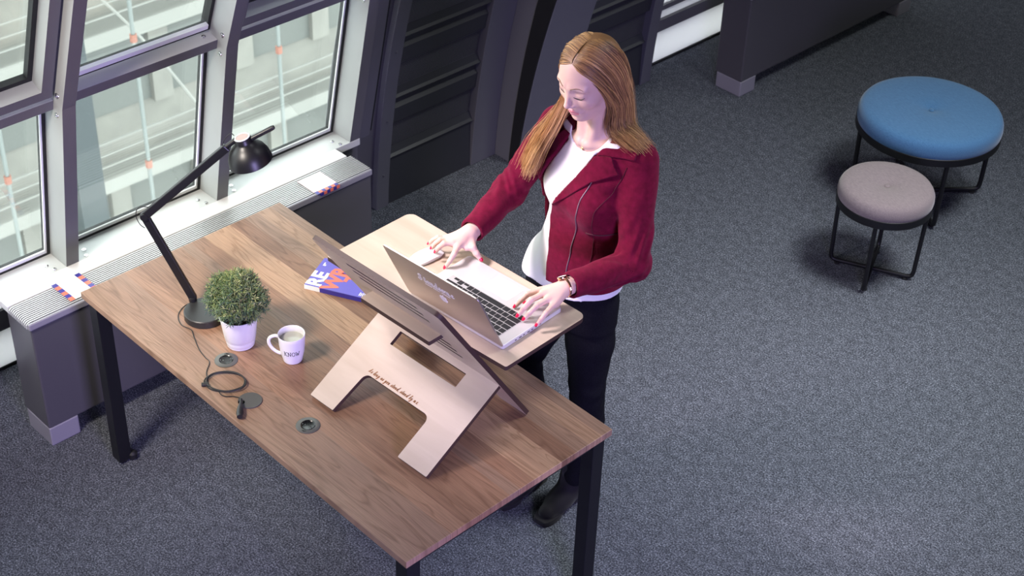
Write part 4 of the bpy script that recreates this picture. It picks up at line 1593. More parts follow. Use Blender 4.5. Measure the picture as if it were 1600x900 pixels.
def head_sdf(X, Y, Z):
    dx, dy, dz = X-f32(HC[0]), Y-f32(HC[1]), Z-f32(HC[2])
    f = ((dx*Fv[0]+dy*Fv[1]+dz*Fv[2])/HK).astype(f32)
    l = ((dx*Lv[0]+dy*Lv[1]+dz*Lv[2])/HK).astype(f32)
    u = ((dx*Uv[0]+dy*Uv[1]+dz*Uv[2])/HK).astype(f32)
    al = np.abs(l)
    d = ell(f, l, u, (-.014, 0, .030), (.086, .070, .077))
    d = smin(d, ell(f, l, u, (.022, 0, .032), (.057, .058, .055)), .03)
    d = smin(d, ell(f, l, u, (.022, 0, -.030), (.060, .055, .078)), .035)
    d = smin(d, seg(f, al, u, (-.008, .050, -.045), (.055, .012, -.096), .015, .013), .03)
    d = smin(d, ell(f, l, u, (.066, 0, -.098), (.017, .017, .014)), .022)
    d = smin(d, ell(f, al, u, (.052, .036, -.028), (.024, .022, .022)), .025)
    # brow ridge, eye sockets, closed lids
    d = smin(d, seg(f, al, u, (.079, .010, .024), (.068, .044, .022), .007, .006), .016)
    d = smax(d, -ell(f, al, u, (.098, .031, .004), (.020, .019, .013)), .014)
    d = smin(d, ell(f, al, u, (.068, .031, .001), (.0135, .0165, .0125)), .006)
    # nose
    d = smin(d, seg(f, l, u, (.080, 0, .018), (.101, 0, -.030), .0055, .0075), .012)
    d = smin(d, ell(f, l, u, (.1015, 0, -.033), (.0085, .0085, .0078)), .006)
    d = smin(d, ell(f, al, u, (.091, .0105, -.037), (.0085, .0062, .0062)), .006)
    d = smin(d, seg(f, al, u, (.078, .010, -.004), (.081, .014, -.034), .0080, .0075), .012)
    # mouth
    d = smin(d, ell(f, l, u, (.077, 0, -.066), (.014, .026, .016)), .012)
    d = smin(d, seg(f, al, u, (.0905, .003, -.0615), (.0800, .0215, -.0665), .0042, .0018), .005)
    d = smin(d, seg(f, al, u, (.0890, .000, -.0715), (.0795, .0205, -.0680), .0052, .0018), .005)
    d = smax(d, -seg(f, al, u, (.0965, .0, -.0662), (.0850, .022, -.0672), .0016, .0008), .003)
    # ears
    d = smin(d, ell(f, al, u, (-.005, .074, -.005), (.016, .007, .028)), .008)
    return d*HK


NB = (1.248, 1.058, 1.470)


def chest_sdf(X, Y, Z):
    d = seg(X, Y, Z, NB, tuple(HP(-.020, 0, -.055)), .054, .047)
    # sternomastoid hints
    d = smin(d, seg(X, Y, Z, tuple(HP(-.01, .045, -.05)), (1.268, .998, 1.478), .016, .012), .02)
    d = smin(d, seg(X, Y, Z, tuple(HP(-.01, -.045, -.05)), (1.232, .998, 1.478), .016, .012), .02)
    # shoulders slope and upper chest
    d = smin(d, seg(X, Y, Z, (1.32, 1.078, 1.455), (1.18, 1.070, 1.455), .034, .034), .05)
    d = smin(d, ell(X, Y, Z, (1.248, 1.060, 1.385), (.130, .082, .105)), .05)
    d = smin(d, seg(X, Y, Z, (1.262, .984, 1.470), (1.345, 1.03, 1.482), .0075, .008), .014)
    d = smin(d, seg(X, Y, Z, (1.238, .984, 1.470), (1.155, 1.02, 1.480), .0075, .008), .014)
    return d


JZ = [.93, .97, 1.02, 1.10, 1.20, 1.30, 1.38, 1.43, 1.475, 1.50]
JCX = [1.214, 1.214, 1.216, 1.222, 1.230, 1.238, 1.240, 1.240, 1.244, 1.246]
JCY = [1.058, 1.058, 1.058, 1.060, 1.060, 1.058, 1.060, 1.064, 1.066, 1.066]
JA = [.152, .150, .148, .142, .146, .154, .158, .150, .118, .085]
JB = [.124, .122, .120, .115, .114, .116, .108, .092, .074, .064]


def jtorso(X, Y, Z):
    D = stack(X, Y, Z, JZ, JCX, JCY, JA, JB, 2.25)
    for s in (-1, 1):
        D = smin(D, ell(X, Y, Z, (1.242+s*.068, .982, 1.295), (.056, .052, .062)), .05)
    return smin(D, seg(X, Y, Z, (1.34, 1.075, 1.462), (1.155, 1.062, 1.462), .046, .046), .04)


PLZ = [.93, .978, 1.083, 1.193, 1.249, 1.38, 1.45, 1.498, 1.54]
PLX = [1.176, 1.173, 1.170, 1.166, 1.186, 1.264, 1.300, 1.325, 1.330]
PRZ = [.93, 1.031, 1.123, 1.202, 1.296, 1.38, 1.45, 1.482, 1.54]
PRX = [1.050, 1.062, 1.098, 1.103, 1.112, 1.150, 1.185, 1.200, 1.200]


def hand_sdf(X, Y, Z, wrist, fore, fingers, thumb, palm_extra=()):
    d = seg(X, Y, Z, fore, wrist, .0300, .0245)
    mc = [fg[0] for fg in fingers]
    w0 = np.array(wrist)
    for i, fg in enumerate(fingers):
        p0 = w0+(np.array(fg[0])-w0)*0.12
        d = smin(d, seg(X, Y, Z, tuple(p0), fg[0], .0175, .0105), .013)
    for e in palm_extra:
        d = smin(d, seg(X, Y, Z, *e), .013)
    for fg, s in zip(fingers, (1.0, 1.03, 1.0, 0.88)):
        e = chain(X, Y, Z, fg, [.0096*s, .0082*s, .0072*s, .0058*s], 0.003)
        d = smin(d, e, .0055)
    if thumb:
        e = chain(X, Y, Z, thumb, [.0150, .0105, .0088, .0066], 0.006)
        d = smin(d, e, .011)
    return d


LF = [[(1.386, .694, 1.163), (1.379, .655, 1.166), (1.368, .640, 1.145), (1.3580, .629, 1.1250)],
      [(1.409, .689, 1.168), (1.408, .641, 1.170), (1.402, .618, 1.149), (1.3960, .603, 1.1275)],
      [(1.431, .684, 1.164), (1.431, .640, 1.163), (1.424, .619, 1.144), (1.4180, .606, 1.1265)],
      [(1.451, .685, 1.155), (1.462, .645, 1.152), (1.462, .628, 1.139), (1.4590, .615, 1.1245)]]
LTH = [(1.408, .735, 1.157), (1.384, .703, 1.146), (1.372, .676, 1.137), (1.366, .658, 1.129)]
RF = [[(1.071, .668, 1.162), (1.089, .637, 1.158), (1.089, .620, 1.140), (1.081, .612, 1.1200)],
      [(1.054, .662, 1.168), (1.042, .640, 1.170), (1.032, .630, 1.156), (1.0240, .6250, 1.1400)],
      [(1.034, .667, 1.166), (1.019, .646, 1.168), (1.009, .636, 1.154), (1.0000, .6310, 1.1370)],
      [(1.014, .677, 1.158), (.997, .658, 1.160), (.984, .648, 1.148), (.9730, .6430, 1.1330)]]
RTH = [(1.070, .722, 1.158), (1.096, .705, 1.154), (1.110, .707, 1.139), (1.1225, .7120, 1.1235)]

# skin: head, neck and chest / hands / hidden inner body, one mesh
parts_VF = []
h = 0.0019
lo, hi = (1.11, .84, 1.38), (1.40, 1.14, 1.85)
X, Y, Z = grid(lo, hi, h)
Dc = chest_sdf(X, Y, Z)
Dc = np.maximum(Dc, np.where(Z < 1.44, jtorso(X, Y, Z)+.017, -1))
D = smin(head_sdf(X, Y, Z), Dc, .022)
D = np.maximum(D, 1.395-Z)
V, F = nets(D, lo, h)
V = relax(V, F, 1, 0.4)
parts_VF.append((V, F))
h = 0.0014
for (wr, el_, FG, TH_, px_) in ((wrL, elL, LF, LTH, [((1.428, .735, 1.160), (1.445, .700, 1.148), .016, .012)]),
                                (wrR, elR, RF, RTH, [((1.050, .715, 1.163), (1.085, .690, 1.152), .013, .008)])):
    pts_all = np.array([p for fg in FG for p in fg]+TH_+[wr])
    lo = tuple(pts_all.min(0)-0.045)
    hi = tuple(pts_all.max(0)+0.05)
    X, Y, Z = grid(lo, hi, h)
    fore = tuple(np.array(wr)+0.16*(np.array(el_)-np.array(wr)))
    D = hand_sdf(X, Y, Z, wr, tuple(np.array(wr)+0.30*(np.array(el_)-np.array(wr))), FG, TH_, px_)
    V, F = nets(D, lo, h)
    V = relax(V, F, 1, 0.4)
    parts_VF.append((V, F))
# inner body kept well inside the clothes
h = 0.009
lo, hi = (.92, .80, .06), (1.52, 1.25, 1.46)
X, Y, Z = grid(lo, hi, h)
D = seg(X, Y, Z, (1.245, 1.055, 1.40), (1.20, 1.07, .95), .070, .070)
D = smin(D, seg(X, Y, Z, shL, shR, .030, .030), .05)
for ch_ in (([shL, elL, tuple(np.array(wrL)+np.array([.0, .05, 0]))], [.032, .026, .018]), ([shR, elR, tuple(np.array(wrR)+np.array([-.01, .05, 0]))], [.032, .026, .018]),
            ([(1.235, 1.07, .90), (1.284, 1.045, .55), (1.240, 1.06, .12)], [.055, .036, .022]), ([(1.12, 1.06, .90), (1.052, .985, .55), (1.090, 1.0, .12)], [.055, .036, .022])):
    D = smin(D, chain(X, Y, Z, ch_[0], ch_[1]), .03)
parts_VF.append(nets(D, lo, h))
off = 0
VV = []
FF = []
for V, F in parts_VF:
    VV.append(V)
    FF.append(F+off)
    off += len(V)
VV = np.concatenate(VV)
FF = np.concatenate(FF)

m = mat('skin', (0.7, 0.5, 0.42), 0.45, spec=0.35)
at = nd(m, 'ShaderNodeAttribute', attribute_name='skin_tone')
lk(m, at, 'Color', P(m), 'Base Color')
P(m).inputs['Subsurface Weight'].default_value = 0.12
P(m).inputs['Subsurface Radius'].default_value = (0.010, 0.004, 0.002)
P(m).inputs['Subsurface Scale'].default_value = 0.5
M['skin'] = m
body = np_mesh('body', VV-WI, FF, M['skin'], woman)
loc = (VV-HC)/HK
hf, hl, hu = loc @ Fv, loc @ Lv, loc @ Uv
tone = np.tile(np.array([0.64, 0.43, 0.355]), (len(VV), 1))


def blend(mask, c):
    global tone
    tone = tone*(1-mask[:, None])+np.array(c)*mask[:, None]


def dseg(a, b_):
    return seg(hf, np.abs(hl), hu, a, b_, 0.0, 0.0)


blush = np.exp(-((np.abs(hl)-.042)/.018)**2-((hu+.035)/.018)**2)*(hf > .03)
blend(0.35*blush, (0.72, 0.38, 0.33))
dl = np.minimum(dseg((.0905, .000, -.0610), (.0790, .0225, -.0668)), dseg((.0890, 0, -.0722), (.0790, .0215, -.0680)))
blend(np.clip((0.0072-dl)/0.0020, 0, 1)*(np.abs(hl) < .0215)*(np.abs(hu+.0668) < .011), (0.56, 0.20, 0.22))
dk = dseg((.0915, .0, -.0663), (.080, .0225, -.0673))
blend(np.clip((0.0022-dk)/0.001, 0, 1)*(hf > .07), (0.26, 0.08, 0.08))
lid = np.exp(-((np.abs(hl)-.031)/.016)**2-((hu-.009)/.008)**2)*(hf > .05)
blend(0.45*lid, (0.50, 0.31, 0.27))
ca = body.data.color_attributes.new('skin_tone', 'FLOAT_COLOR', 'POINT')
ca.data.foreach_set('color', np.concatenate([tone, np.ones((len(tone), 1))], 1).astype(f32).ravel())

dep = bpy.context.evaluated_depsgraph_get()
HV, HF = parts_VF[0]
head_bvh = BVHTree.FromPolygons([tuple(v) for v in HV], [tuple(f) for f in HF])


def on_head(f, l, u, lift=0.0008):
    o = Vector(HP(f, l, u)+0.05*Fv)
    hit = head_bvh.ray_cast(o, Vector(-Fv))
    if hit[0] is None:
        return Vector(HP(f, l, u))
    return hit[0]+hit[1]*lift


def loc_w(pts_):
    return [Vector(p)-Vector(WI) for p in pts_]


M['lash'] = mat('lash_brown', (0.035, 0.02, 0.015), 0.7)
M['brow'] = mat('brow_brown', (0.22, 0.13, 0.075), 0.8)
for s in (1, -1):
    pts_ = [on_head(.08, s*l_, u_, 0.0006) for l_, u_ in ((.0165, -.0045), (.022, -.0085), (.029, -.0105), (.036, -.0095), (.042, -.0055), (.0465, -.0020))]
    MB().tube(loc_w(bez(pts_, 4)), [.0011+.0012*math.sin(PI*i/20) for i in range(21)], 6).build('eyelash', M['lash'], body, smooth=True)
    pts_ = [on_head(.08, s*l_, u_, 0.0002) for l_, u_ in ((.0125, .0245), (.020, .0285), (.030, .0315), (.040, .0300), (.048, .0250))]
    MB().tube(loc_w(bez(pts_, 4)), [.0012+.0016*math.sin(PI*min(1, (i+5)/20)) for i in range(17)], 8, flat=0.4).build('eyebrow', M['brow'], body, smooth=True)

# finger nails
M['nail'] = mat('red_nail_varnish', (0.62, 0.012, 0.06), 0.18)


def nail(a, b_, r, up):
    a = Vector(a)
    b_ = Vector(b_)
    d = (b_-a).normalized()
    u = Vector(up)
    u = (u-d*u.dot(d)).normalized()
    sd = d.cross(u)
    c = b_+u*r*0.62+d*0.001
    mb = MB()
    prof_ = [(0, 0.0014), (0.45, 0.0012), (0.8, 0.0006), (1.0, -0.0005), (0.8, -0.0014), (0, -0.0014)]
    vs_ = []
    n = 16
    for (q_, z_) in prof_:
        for j in range(n):
            t = 2*PI*j/n
            X_ = q_*math.cos(t)*r*0.98
            Y_ = q_*math.sin(t)*r*0.78
            zz_ = z_-0.35*Y_*Y_/r
            vs_.append(c+d*X_+sd*Y_+u*zz_-u*0.10*X_)
    fs_ = [(i*n+j, i*n+(j+1) % n, (i+1)*n+(j+1) % n, (i+1)*n+j) for i in range(len(prof_)-1) for j in range(n)]
    mb.add(loc_w(vs_), fs_)
    return mb.build('fingernail', M['nail'], body, smooth=True)


for FG, TH_, up in ((LF, LTH, (0, -.25, 1)), (RF, RTH, (0.1, -.25, 1))):
    for fg, r_ in zip(FG, (.0080, .0082, .0080, .0070)):
        nail(fg[2], fg[3], r_, up)
    nail(TH_[2], TH_[3], .0085, up)

# ------------------------------------------------------------------ clothes
TZ = [.78, .86, .93, 1.0, 1.08, 1.16, 1.24, 1.30, 1.38, 1.44, 1.485]
TCX = [1.172, 1.170, 1.172, 1.180, 1.198, 1.215, 1.230, 1.238, 1.242, 1.244, 1.246]
TCY = [1.065, 1.068, 1.068, 1.068, 1.068, 1.068, 1.064, 1.060, 1.060, 1.064, 1.066]
TA = [.150, .158, .155, .143, .130, .128, .134, .142, .150, .140, .110]
TB = [.100, .108, .105, .100, .095, .094, .098, .104, .094, .078, .060]


def torso(X, Y, Z, e=0.0):
    d = stack(X, Y, Z, TZ, TCX, TCY, [v+e for v in TA], [v+e for v in TB], 2.2)
    for s in (-1, 1):
        d = smin(d, ell(X, Y, Z, (1.242+s*.060, .988, 1.295), (.055+e*.5, .045+e*.5, .058+e*.5)), .05)
    return d


# shirt
h = 0.0035
lo, hi = (.98, .90, .90), (1.40, 1.20, 1.50)
X, Y, Z = grid(lo, hi, h)
D = torso(X, Y, Z, .004)
fl_ = np.clip((1.06-Z)/.14, 0, 1)
D = D-.016*fl_*(1+0.35*np.sin(34*X+10*Z))-.0016*np.sin(60*X+22*Z)*np.clip((1.30-Z)/.1, 0, 1)
D = smin(D, chest_sdf(X, Y, Z)-.0035, .02)
xl_ = np.interp(Z, PLZ, PLX).astype(f32)
xr_ = np.interp(Z, PRZ, PRX).astype(f32)
ins_ = np.where(Y < 1.03, np.minimum(X-xr_, xl_-X), -1)
free = .05*np.clip((ins_+.002)/.020, 0, 1)+.07*np.clip((1.10-Z)/.09, 0, 1)+.05*np.clip((Z-1.455)/.02, 0, 1)
D = np.maximum(D, jtorso(X, Y, Z)+.012-free)
hem = 0.920+0.012*np.sin(5*(X-1.0))+0.02*(Y-1.0)
D = np.maximum(D, hem-Z)
D = np.maximum(D, -(D+.007))
scoop = ell(X, Y, Z, (1.252, .985, 1.520), (.070, .10, .070))
neckhole = ell(X, Y, Z, (1.248, 1.06, 1.53), (.078, .085, .075))
D = np.maximum(D, -np.minimum(scoop, neckhole))
V, F = nets(D, lo, h)
V = relax(V, F, 2, 0.5)
M['shirt'] = mat('white_cotton', (0.80, 0.78, 0.78), 0.85, spec=0.15, sheen=0.2)
np_mesh('shirt', V-WI, F, M['shirt'], woman)

# trousers
h = 0.0045
lo, hi = (.94, .88, .07), (1.38, 1.21, .985)
X, Y, Z = grid(lo, hi, h)
KL = [(1.243, 1.070, .86), (1.268, 1.060, .72), (1.284, 1.042, .56), (1.279, 1.062, .40), (1.242, 1.062, .12)]
KR = [(1.105, 1.058, .86), (1.078, 1.025, .70), (1.052, .985, .56), (1.065, 1.005, .40), (1.090, 1.005, .12)]
RR = [.086, .078, .058, .056, .040]
D = stack(X, Y, Z, [.80, .86, .92, .97], [1.173]*4, [1.066]*4, [.150, .158, .155, .146], [.104, .108, .106, .100], 2.2)
D = smin(D, np.minimum(chain(X, Y, Z, KL, RR, .01), chain(X, Y, Z, KR, RR, .01)), .03)
D = D+.0016*np.sin(95*Z+14*X+9*np.sin(20*Y))*np.exp(-((Z-.54)/.09)**2)+.0022*np.sin(80*Z+30*X)*np.exp(-((Z-.14)/.07)**2)
D = np.maximum(D, .10-Z)
V, F = nets(D, lo, h)
V = relax(V, F, 2, 0.5)
M['denim'] = noisy('black_denim', [(0.3, (0.004, 0.004, 0.006)), (0.7, (0.009, 0.009, 0.013))], 300, 0.9, spec=0.08)
np_mesh('trousers', V-WI, F, M['denim'], woman)


# boots
def boot(heel, toe, ankle):
    h = 0.0032
    hx_, hy_ = heel
    tx_, ty_ = toe
    dv = np.array([tx_-hx_, ty_-hy_])
    L_ = np.linalg.norm(dv)
    dv /= L_
    sv = np.array([-dv[1], dv[0]])

    def w(a, s, z):
        return (hx_+dv[0]*a+sv[0]*s, hy_+dv[1]*a+sv[1]*s, z)
    lo = (min(hx_, tx_)-.09, min(hy_, ty_)-.07, -.004)
    hi = (max(hx_, tx_)+.09, max(hy_, ty_)+.08, .26)
    X, Y, Z = grid(lo, hi, h)
    a = (X-hx_)*dv[0]+(Y-hy_)*dv[1]
    s = (X-hx_)*sv[0]+(Y-hy_)*sv[1]
    ZZ = Z+0*a
    up_ = seg(X, Y, Z, w(.055, 0, .075), (ankle[0], ankle[1], .235), .046, .047)
    d = smin(up_, seg(X, Y, Z, w(.045, 0, .055), w(.13, 0, .045), .040, .034), .03)
    d = smin(d, seg(X, Y, Z, w(.12, 0, .042), w(L_-.045, 0, .030), .038, .030), .03)
    d = np.maximum(d, .016-Z)
    d = d+.0018*np.sin(110*Z+20*s)*np.exp(-((Z-.12)/.04)**2)
    # sole with a low block heel
    wd = .026+.014*np.clip(a/L_, 0, 1)*1.2
    sole = np.maximum(np.abs(s)-wd*(1-np.clip((a-(L_-.075))/.085, 0, 1)**2.2)**0.5*1.0, np.maximum(-a+.004, a-L_))
    sole = np.maximum(sole, np.maximum(ZZ-.022, .0005-ZZ))
    arch = np.maximum(np.maximum(a-.15, .072-a), ZZ-.012)
    sole = np.maximum(sole, -arch)
    d = np.minimum(d, sole)
    d = np.maximum(d, Z-.232)
    V, F = nets(d, lo, h)
    V = relax(V, F, 1, 0.5)
    return np_mesh('boot', V-WI, F, M['boot'], woman)


M['boot'] = mat('black_suede', (0.010, 0.009, 0.011), 0.75, spec=0.2, sheen=0.1)
boot((1.222, 1.125), (1.246, .893), (1.243, 1.065))
boot((1.085, 1.075), (1.098, .845), (1.090, 1.010))

# jacket
cuffL = np.array(wrL)+0.02*(np.array(elL)-np.array(wrL))
cuffR = np.array(wrR)+0.02*(np.array(elR)-np.array(wrR))


def arm_t(X, Y, Z, a, b_):
    ab = np.array(b_)-np.array(a)
    return ((X-a[0])*ab[0]+(Y-a[1])*ab[1]+(Z-a[2])*ab[2])/np.linalg.norm(ab)


h = 0.0031
lo, hi = (.925, .69, .95), (1.525, 1.20, 1.525)
X, Y, Z = grid(lo, hi, h)
D = jtorso(X, Y, Z)
D = D+.0020*np.sin(26*X+42*Z+6*np.sin(9*Z))+.0014*np.sin(70*Z-25*X)*np.exp(-((Z-1.10)/.07)**2)
for (S_, E_, W_, cf) in ((shL, elL, wrL, cuffL), (shR, elR, wrR, cuffR)):
    ext = tuple(np.array(W_)+0.15*(np.array(W_)-np.array(E_)))
    up_ = seg(X, Y, Z, S_, E_, .056, .049)
    fo_ = seg(X, Y, Z, E_, ext, .049, .037)
    t1 = arm_t(X, Y, Z, S_, E_)
    t2 = arm_t(X, Y, Z, E_, W_)
    up_ = up_+.0030*np.sin(75*t1+10*np.sin(16*X+20*Y))*np.exp(-((t1-.27)/.09)**2)+.0016*np.sin(48*t1+30*Y)
    fo_ = fo_+.0030*np.sin(80*t2+9*np.sin(25*X+22*Z))*np.exp(-((t2-.03)/.07)**2)+.0014*np.sin(60*t2+40*Z)
    ar = smin(up_, fo_, .02)
    axd = (np.array(W_)-np.array(E_))
    axd /= np.linalg.norm(axd)
    cut_ = (X-cf[0])*axd[0]+(Y-cf[1])*axd[1]+(Z-cf[2])*axd[2]
    ar = np.maximum(ar, cut_)
    D = smin(D, ar, .022)
hem = .964+.012*np.sin(9*(X-1.15))+.03*(X-1.2)*(X < 1.15)
inner = D+.0072
D = np.maximum(D, -inner)
# keep cuffs open: hollow runs through
D = np.maximum(D, hem-Z)
xl = np.interp(Z, PLZ, PLX).astype(f32)
xr = np.interp(Z, PRZ, PRX).astype(f32)
opening = np.maximum(np.maximum(xr-X, X-xl), Y-1.03)
D = np.maximum(D, -opening)
nk = seg(X, Y, Z, (1.248, 1.052, 1.44), (1.25, 1.03, 1.60), .050, .078)
D = np.maximum(D, -nk)
for (W_, E_, cf) in ((wrL, elL, cuffL), (wrR, elR, cuffR)):
    axd = (np.array(W_)-np.array(E_))
    axd /= np.linalg.norm(axd)
    a_ = cf-axd*0.03
    b__ = cf+axd*0.05
    D = np.maximum(D, -seg(X, Y, Z, tuple(a_), tuple(b__), .0305, .0305))
V, F = nets(D, lo, h)
V = relax(V, F, 2, 0.45)
m = noisy('burgundy_suede', [(0.25, (0.085, 0.002, 0.014)), (0.75, (0.145, 0.004, 0.026))], 55, 0.9, detail=4, bump=0.25, bump_scale=420, spec=0.1, sheen=0.12)
P(m).inputs['Sheen Tint'].default_value = (1.0, 0.35, 0.5, 1)
M['suede'] = m
jacket = np_mesh('jacket', V-WI, F, M['suede'], woman)
jb = BVHTree.FromPolygons([tuple(v) for v in V], [tuple(f) for f in F])


def on_jacket(x, z, lift=0.0):
    hit = jb.ray_cast(Vector((x, .70, z)), Vector((0, 1, 0)))
    if hit[0] is None:
        return Vector((x, 1.0, z))
    return hit[0]+Vector((0, -lift, 0))


def flap(name, poly, lift0, lift1, thick=0.0035, n=22, curl=None):
    """cloth flap: polygon in (x, z) laid on the jacket front"""
    xs = [p[0] for p in poly]
    zs_ = [p[1] for p in poly]
    P2_ = [Vector(p) for p in poly]

    def inside(x, z):
        c = False
        j = len(P2_)-1
        for i in range(len(P2_)):
            if (P2_[i].y > z) != (P2_[j].y > z) and x < (P2_[j].x-P2_[i].x)*(z-P2_[i].y)/(P2_[j].y-P2_[i].y)+P2_[i].x:
                c = not c
            j = i
        return c
    bm = bmesh.new()
    vs_ = [bm.verts.new((p.x, 0, p.y)) for p in P2_]
    bm.faces.new(vs_)
    bmesh.ops.triangulate(bm, faces=bm.faces)
    for _ in range(4):
        bmesh.ops.subdivide_edges(bm, edges=[e for e in bm.edges if e.calc_length() > 0.007], cuts=1)
        bmesh.ops.triangulate(bm, faces=bm.faces)
    ys = {}
    for v in bm.verts:
        p = on_jacket(v.co.x, v.co.z)
        ys[v] = p.y
    # smooth the sampled depth so that the flap hangs free
    for _ in range(3):
        ys = {v: min(ys[v], 0.5*ys[v]+0.5*sum(ys[e.other_vert(v)] for e in v.link_edges)/len(v.link_edges)) for v in bm.verts}
    for v in bm.verts:
        t = curl(v.co.x, v.co.z) if curl else 0.5
        v.co.y = ys[v]-(lift0+(lift1-lift0)*t)
    bmesh.ops.recalc_face_normals(bm, faces=bm.faces)
    me = bpy.data.meshes.new(name)
    bm.to_mesh(me)
    bm.free()
    me.transform(Matrix.Translation(tuple(-WI)))
    me.materials.append(M['suede'])
    me.polygons.foreach_set('use_smooth', [True]*len(me.polygons))
    o = bpy.data.objects.new(name, me)
    COL.objects.link(o)
    o.parent = jacket
    md = o.modifiers.new('s', 'SOLIDIFY')
    md.thickness = thick
    md.offset = 0
    return o


flap('collar', [(1.296, 1.478), (1.325, 1.500), (1.345, 1.503), (1.405, 1.492), (1.412, 1.468), (1.345, 1.462), (1.300, 1.455)], 0.003, 0.009, curl=lambda x, z: min(1, max(0, (x-1.30)/.1)))
flap('lapel', [(1.302, 1.452), (1.335, 1.462), (1.352, 1.462), (1.378, 1.415), (1.320, 1.384), (1.240, 1.300), (1.186, 1.249), (1.205, 1.282), (1.262, 1.380), (1.288, 1.428)], 0.002, 0.009, curl=lambda x, z: min(1, max(0, (x-1.26)/.1)))
flap('lapel', [(1.198, 1.476), (1.185, 1.450), (1.150, 1.380), (1.111, 1.296), (1.104, 1.215), (1.094, 1.215), (1.090, 1.300), (1.100, 1.370), (1.135, 1.440), (1.165, 1.474)], 0.003, 0.008, curl=lambda x, z: 0.6)
M['zip'] = mat('zip_metal', (0.45, 0.30, 0.36), 0.35, 0.7)


def zipper(name, pts_, r=0.0016, m_=None):
    pp = []
    for i in range(len(pts_)-1):
        for t in np.linspace(0, 1, 10, endpoint=False):
            pp.append((pts_[i][0]*(1-t)+pts_[i+1][0]*t, pts_[i][1]*(1-t)+pts_[i+1][1]*t))
    pp.append(pts_[-1])
    w = [on_jacket(x_, z_, 0.0012) for x_, z_ in pp]
    w = [w[0]]+[(w[i-1]+w[i]*2+w[i+1])/4 for i in range(1, len(w)-1)]+[w[-1]]
    return MB().tube(loc_w(w), r, 8).build(name, m_ or M['zip'], jacket, smooth=True)


zipper('zipper', [(1.319, 1.383), (1.300, 1.300), (1.277, 1.198), (1.263, 1.128), (1.255, 1.047), (1.252, .985)])
M['dark_seam'] = mat('dark_seam', (0.06, 0.003, 0.012), 0.8)
zipper('pocket_zip', [(1.311, 1.203), (1.345, 1.203), (1.375, 1.204)], 0.0024, M['dark_seam'])
zipper('seam', [(1.393, 1.440), (1.375, 1.36), (1.352, 1.30), (1.335, 1.22), (1.322, 1.10), (1.318, .985)], 0.0008, M['dark_seam'])
# cuff zip along the underside of the left sleeve
cz = []
for t in np.linspace(0.02, 0.52, 12):
    p = np.array(wrL)*(1-t)+np.array(elL)*t
    side_ = Vector((0.62, -0.25, -0.74)).normalized()
    o_ = Vector(p)+side_*0.12
    hit = jb.ray_cast(o_, -side_)
    if hit[0] is not None:
        cz.append(hit[0]+hit[1]*0.001)
MB().tube(loc_w(cz), 0.0020, 8).build('cuff_zip', M['dark_seam'], jacket, smooth=True)

# watch on the left wrist
ax_ = (Vector(wrL)-Vector(elL)).normalized()
wc = Vector(wrL)+ax_*0.012
e1 = (Vector((-.55, 0, .84))-ax_*Vector((-.55, 0, .84)).dot(ax_)).normalized()
e2 = ax_.cross(e1)
rot_m = frame(wc, e1, e2)
M['gold'] = mat('rose_gold', (0.85, 0.52, 0.33), 0.2, 1.0)
wt = MB().tube([wc+e1*.0275*math.cos(2*PI*k/40)+e2*.0275*math.sin(2*PI*k/40)-Vector(WI) for k in range(40)], 0.0035, 8, closed=True, flat=1.0).build('watch', M['gold'], woman, smooth=True)
cm = frame(wc+e1*0.0285-Vector(WI), e2, ax_)
if (cm.to_3x3() @ Vector((0, 0, 1))).dot(e1) < 0:
    cm = frame(wc+e1*0.0285-Vector(WI), ax_, e2)
MB().lathe([(0, -0.003), (0.0135, -0.003), (0.0148, 0.0), (0.0145, 0.0035), (0.0128, 0.0042), (0.0122, 0.0034), (0, 0.0034)], 36, mtx=cm).build('case', M['gold'], wt, smooth=True)
MB().lathe([(0, 0.0040), (0.0120, 0.0040), (0.0120, 0.0030)], 32, mtx=cm).build('dial', mat('dial_white', (0.85, 0.83, 0.82), 0.3), wt)

# necklace on the skin of the chest
chain_pts = []
for k in range(25):
    t = -1+2*k/24
    x_ = 1.252+0.060*t
    z_ = 1.466+0.075*abs(t)**1.7
    hit = head_bvh.ray_cast(Vector((x_, .80, z_)), Vector((0, 1, 0)))
    if hit[0] is not None:
        chain_pts.append(hit[0]+hit[1]*0.0011)
nk_ = MB().tube(loc_w(chain_pts), 0.0008, 6).build('necklace', M['gold'], woman, smooth=True)
hit = head_bvh.ray_cast(Vector((1.252, .80, 1.462)), Vector((0, 1, 0)))
pc = hit[0]+hit[1]*0.002-Vector(WI)
mb = MB()
mb.lathe([(0, -.0018), (.0036, -.0012), (.0036, .0012), (0, .0018)], 16, mtx=frame(pc, (1, 0, 0), (0, .4, 1)))
mb.lathe([(0, -.0018), (.0044, -.0012), (.0044, .0012), (0, .0018)], 16, mtx=frame(pc+Vector((0.001, -.001, -.007)), (1, 0, 0), (0, .4, 1)))
mb.build('pendant', M['gold'], nk_, smooth=True)

# ------------------------------------------------------------------ hair
m = mat('blond_hair', (0.4, 0.25, 0.13), 0.42, spec=0.45)
at = nd(m, 'ShaderNodeAttribute', attribute_name='strand')
sx = nd(m, 'ShaderNodeSeparateColor')
lk(m, at, 'Color', sx, 'Color')
r1 = ramp(m, [(0.0, (0.110, 0.055, 0.028)), (0.35, (0.250, 0.130, 0.060)), (0.7, (0.50, 0.275, 0.108)), (1.0, (0.74, 0.47, 0.21))])
lk(m, sx, 'Red', r1, 'Fac')
lk(m, r1, 'Color', P(m), 'Base Color')
P(m).inputs['Anisotropic'].default_value = 0.5
M['hair'] = m


def W3(*p):
    return np.array(p, dtype=float)


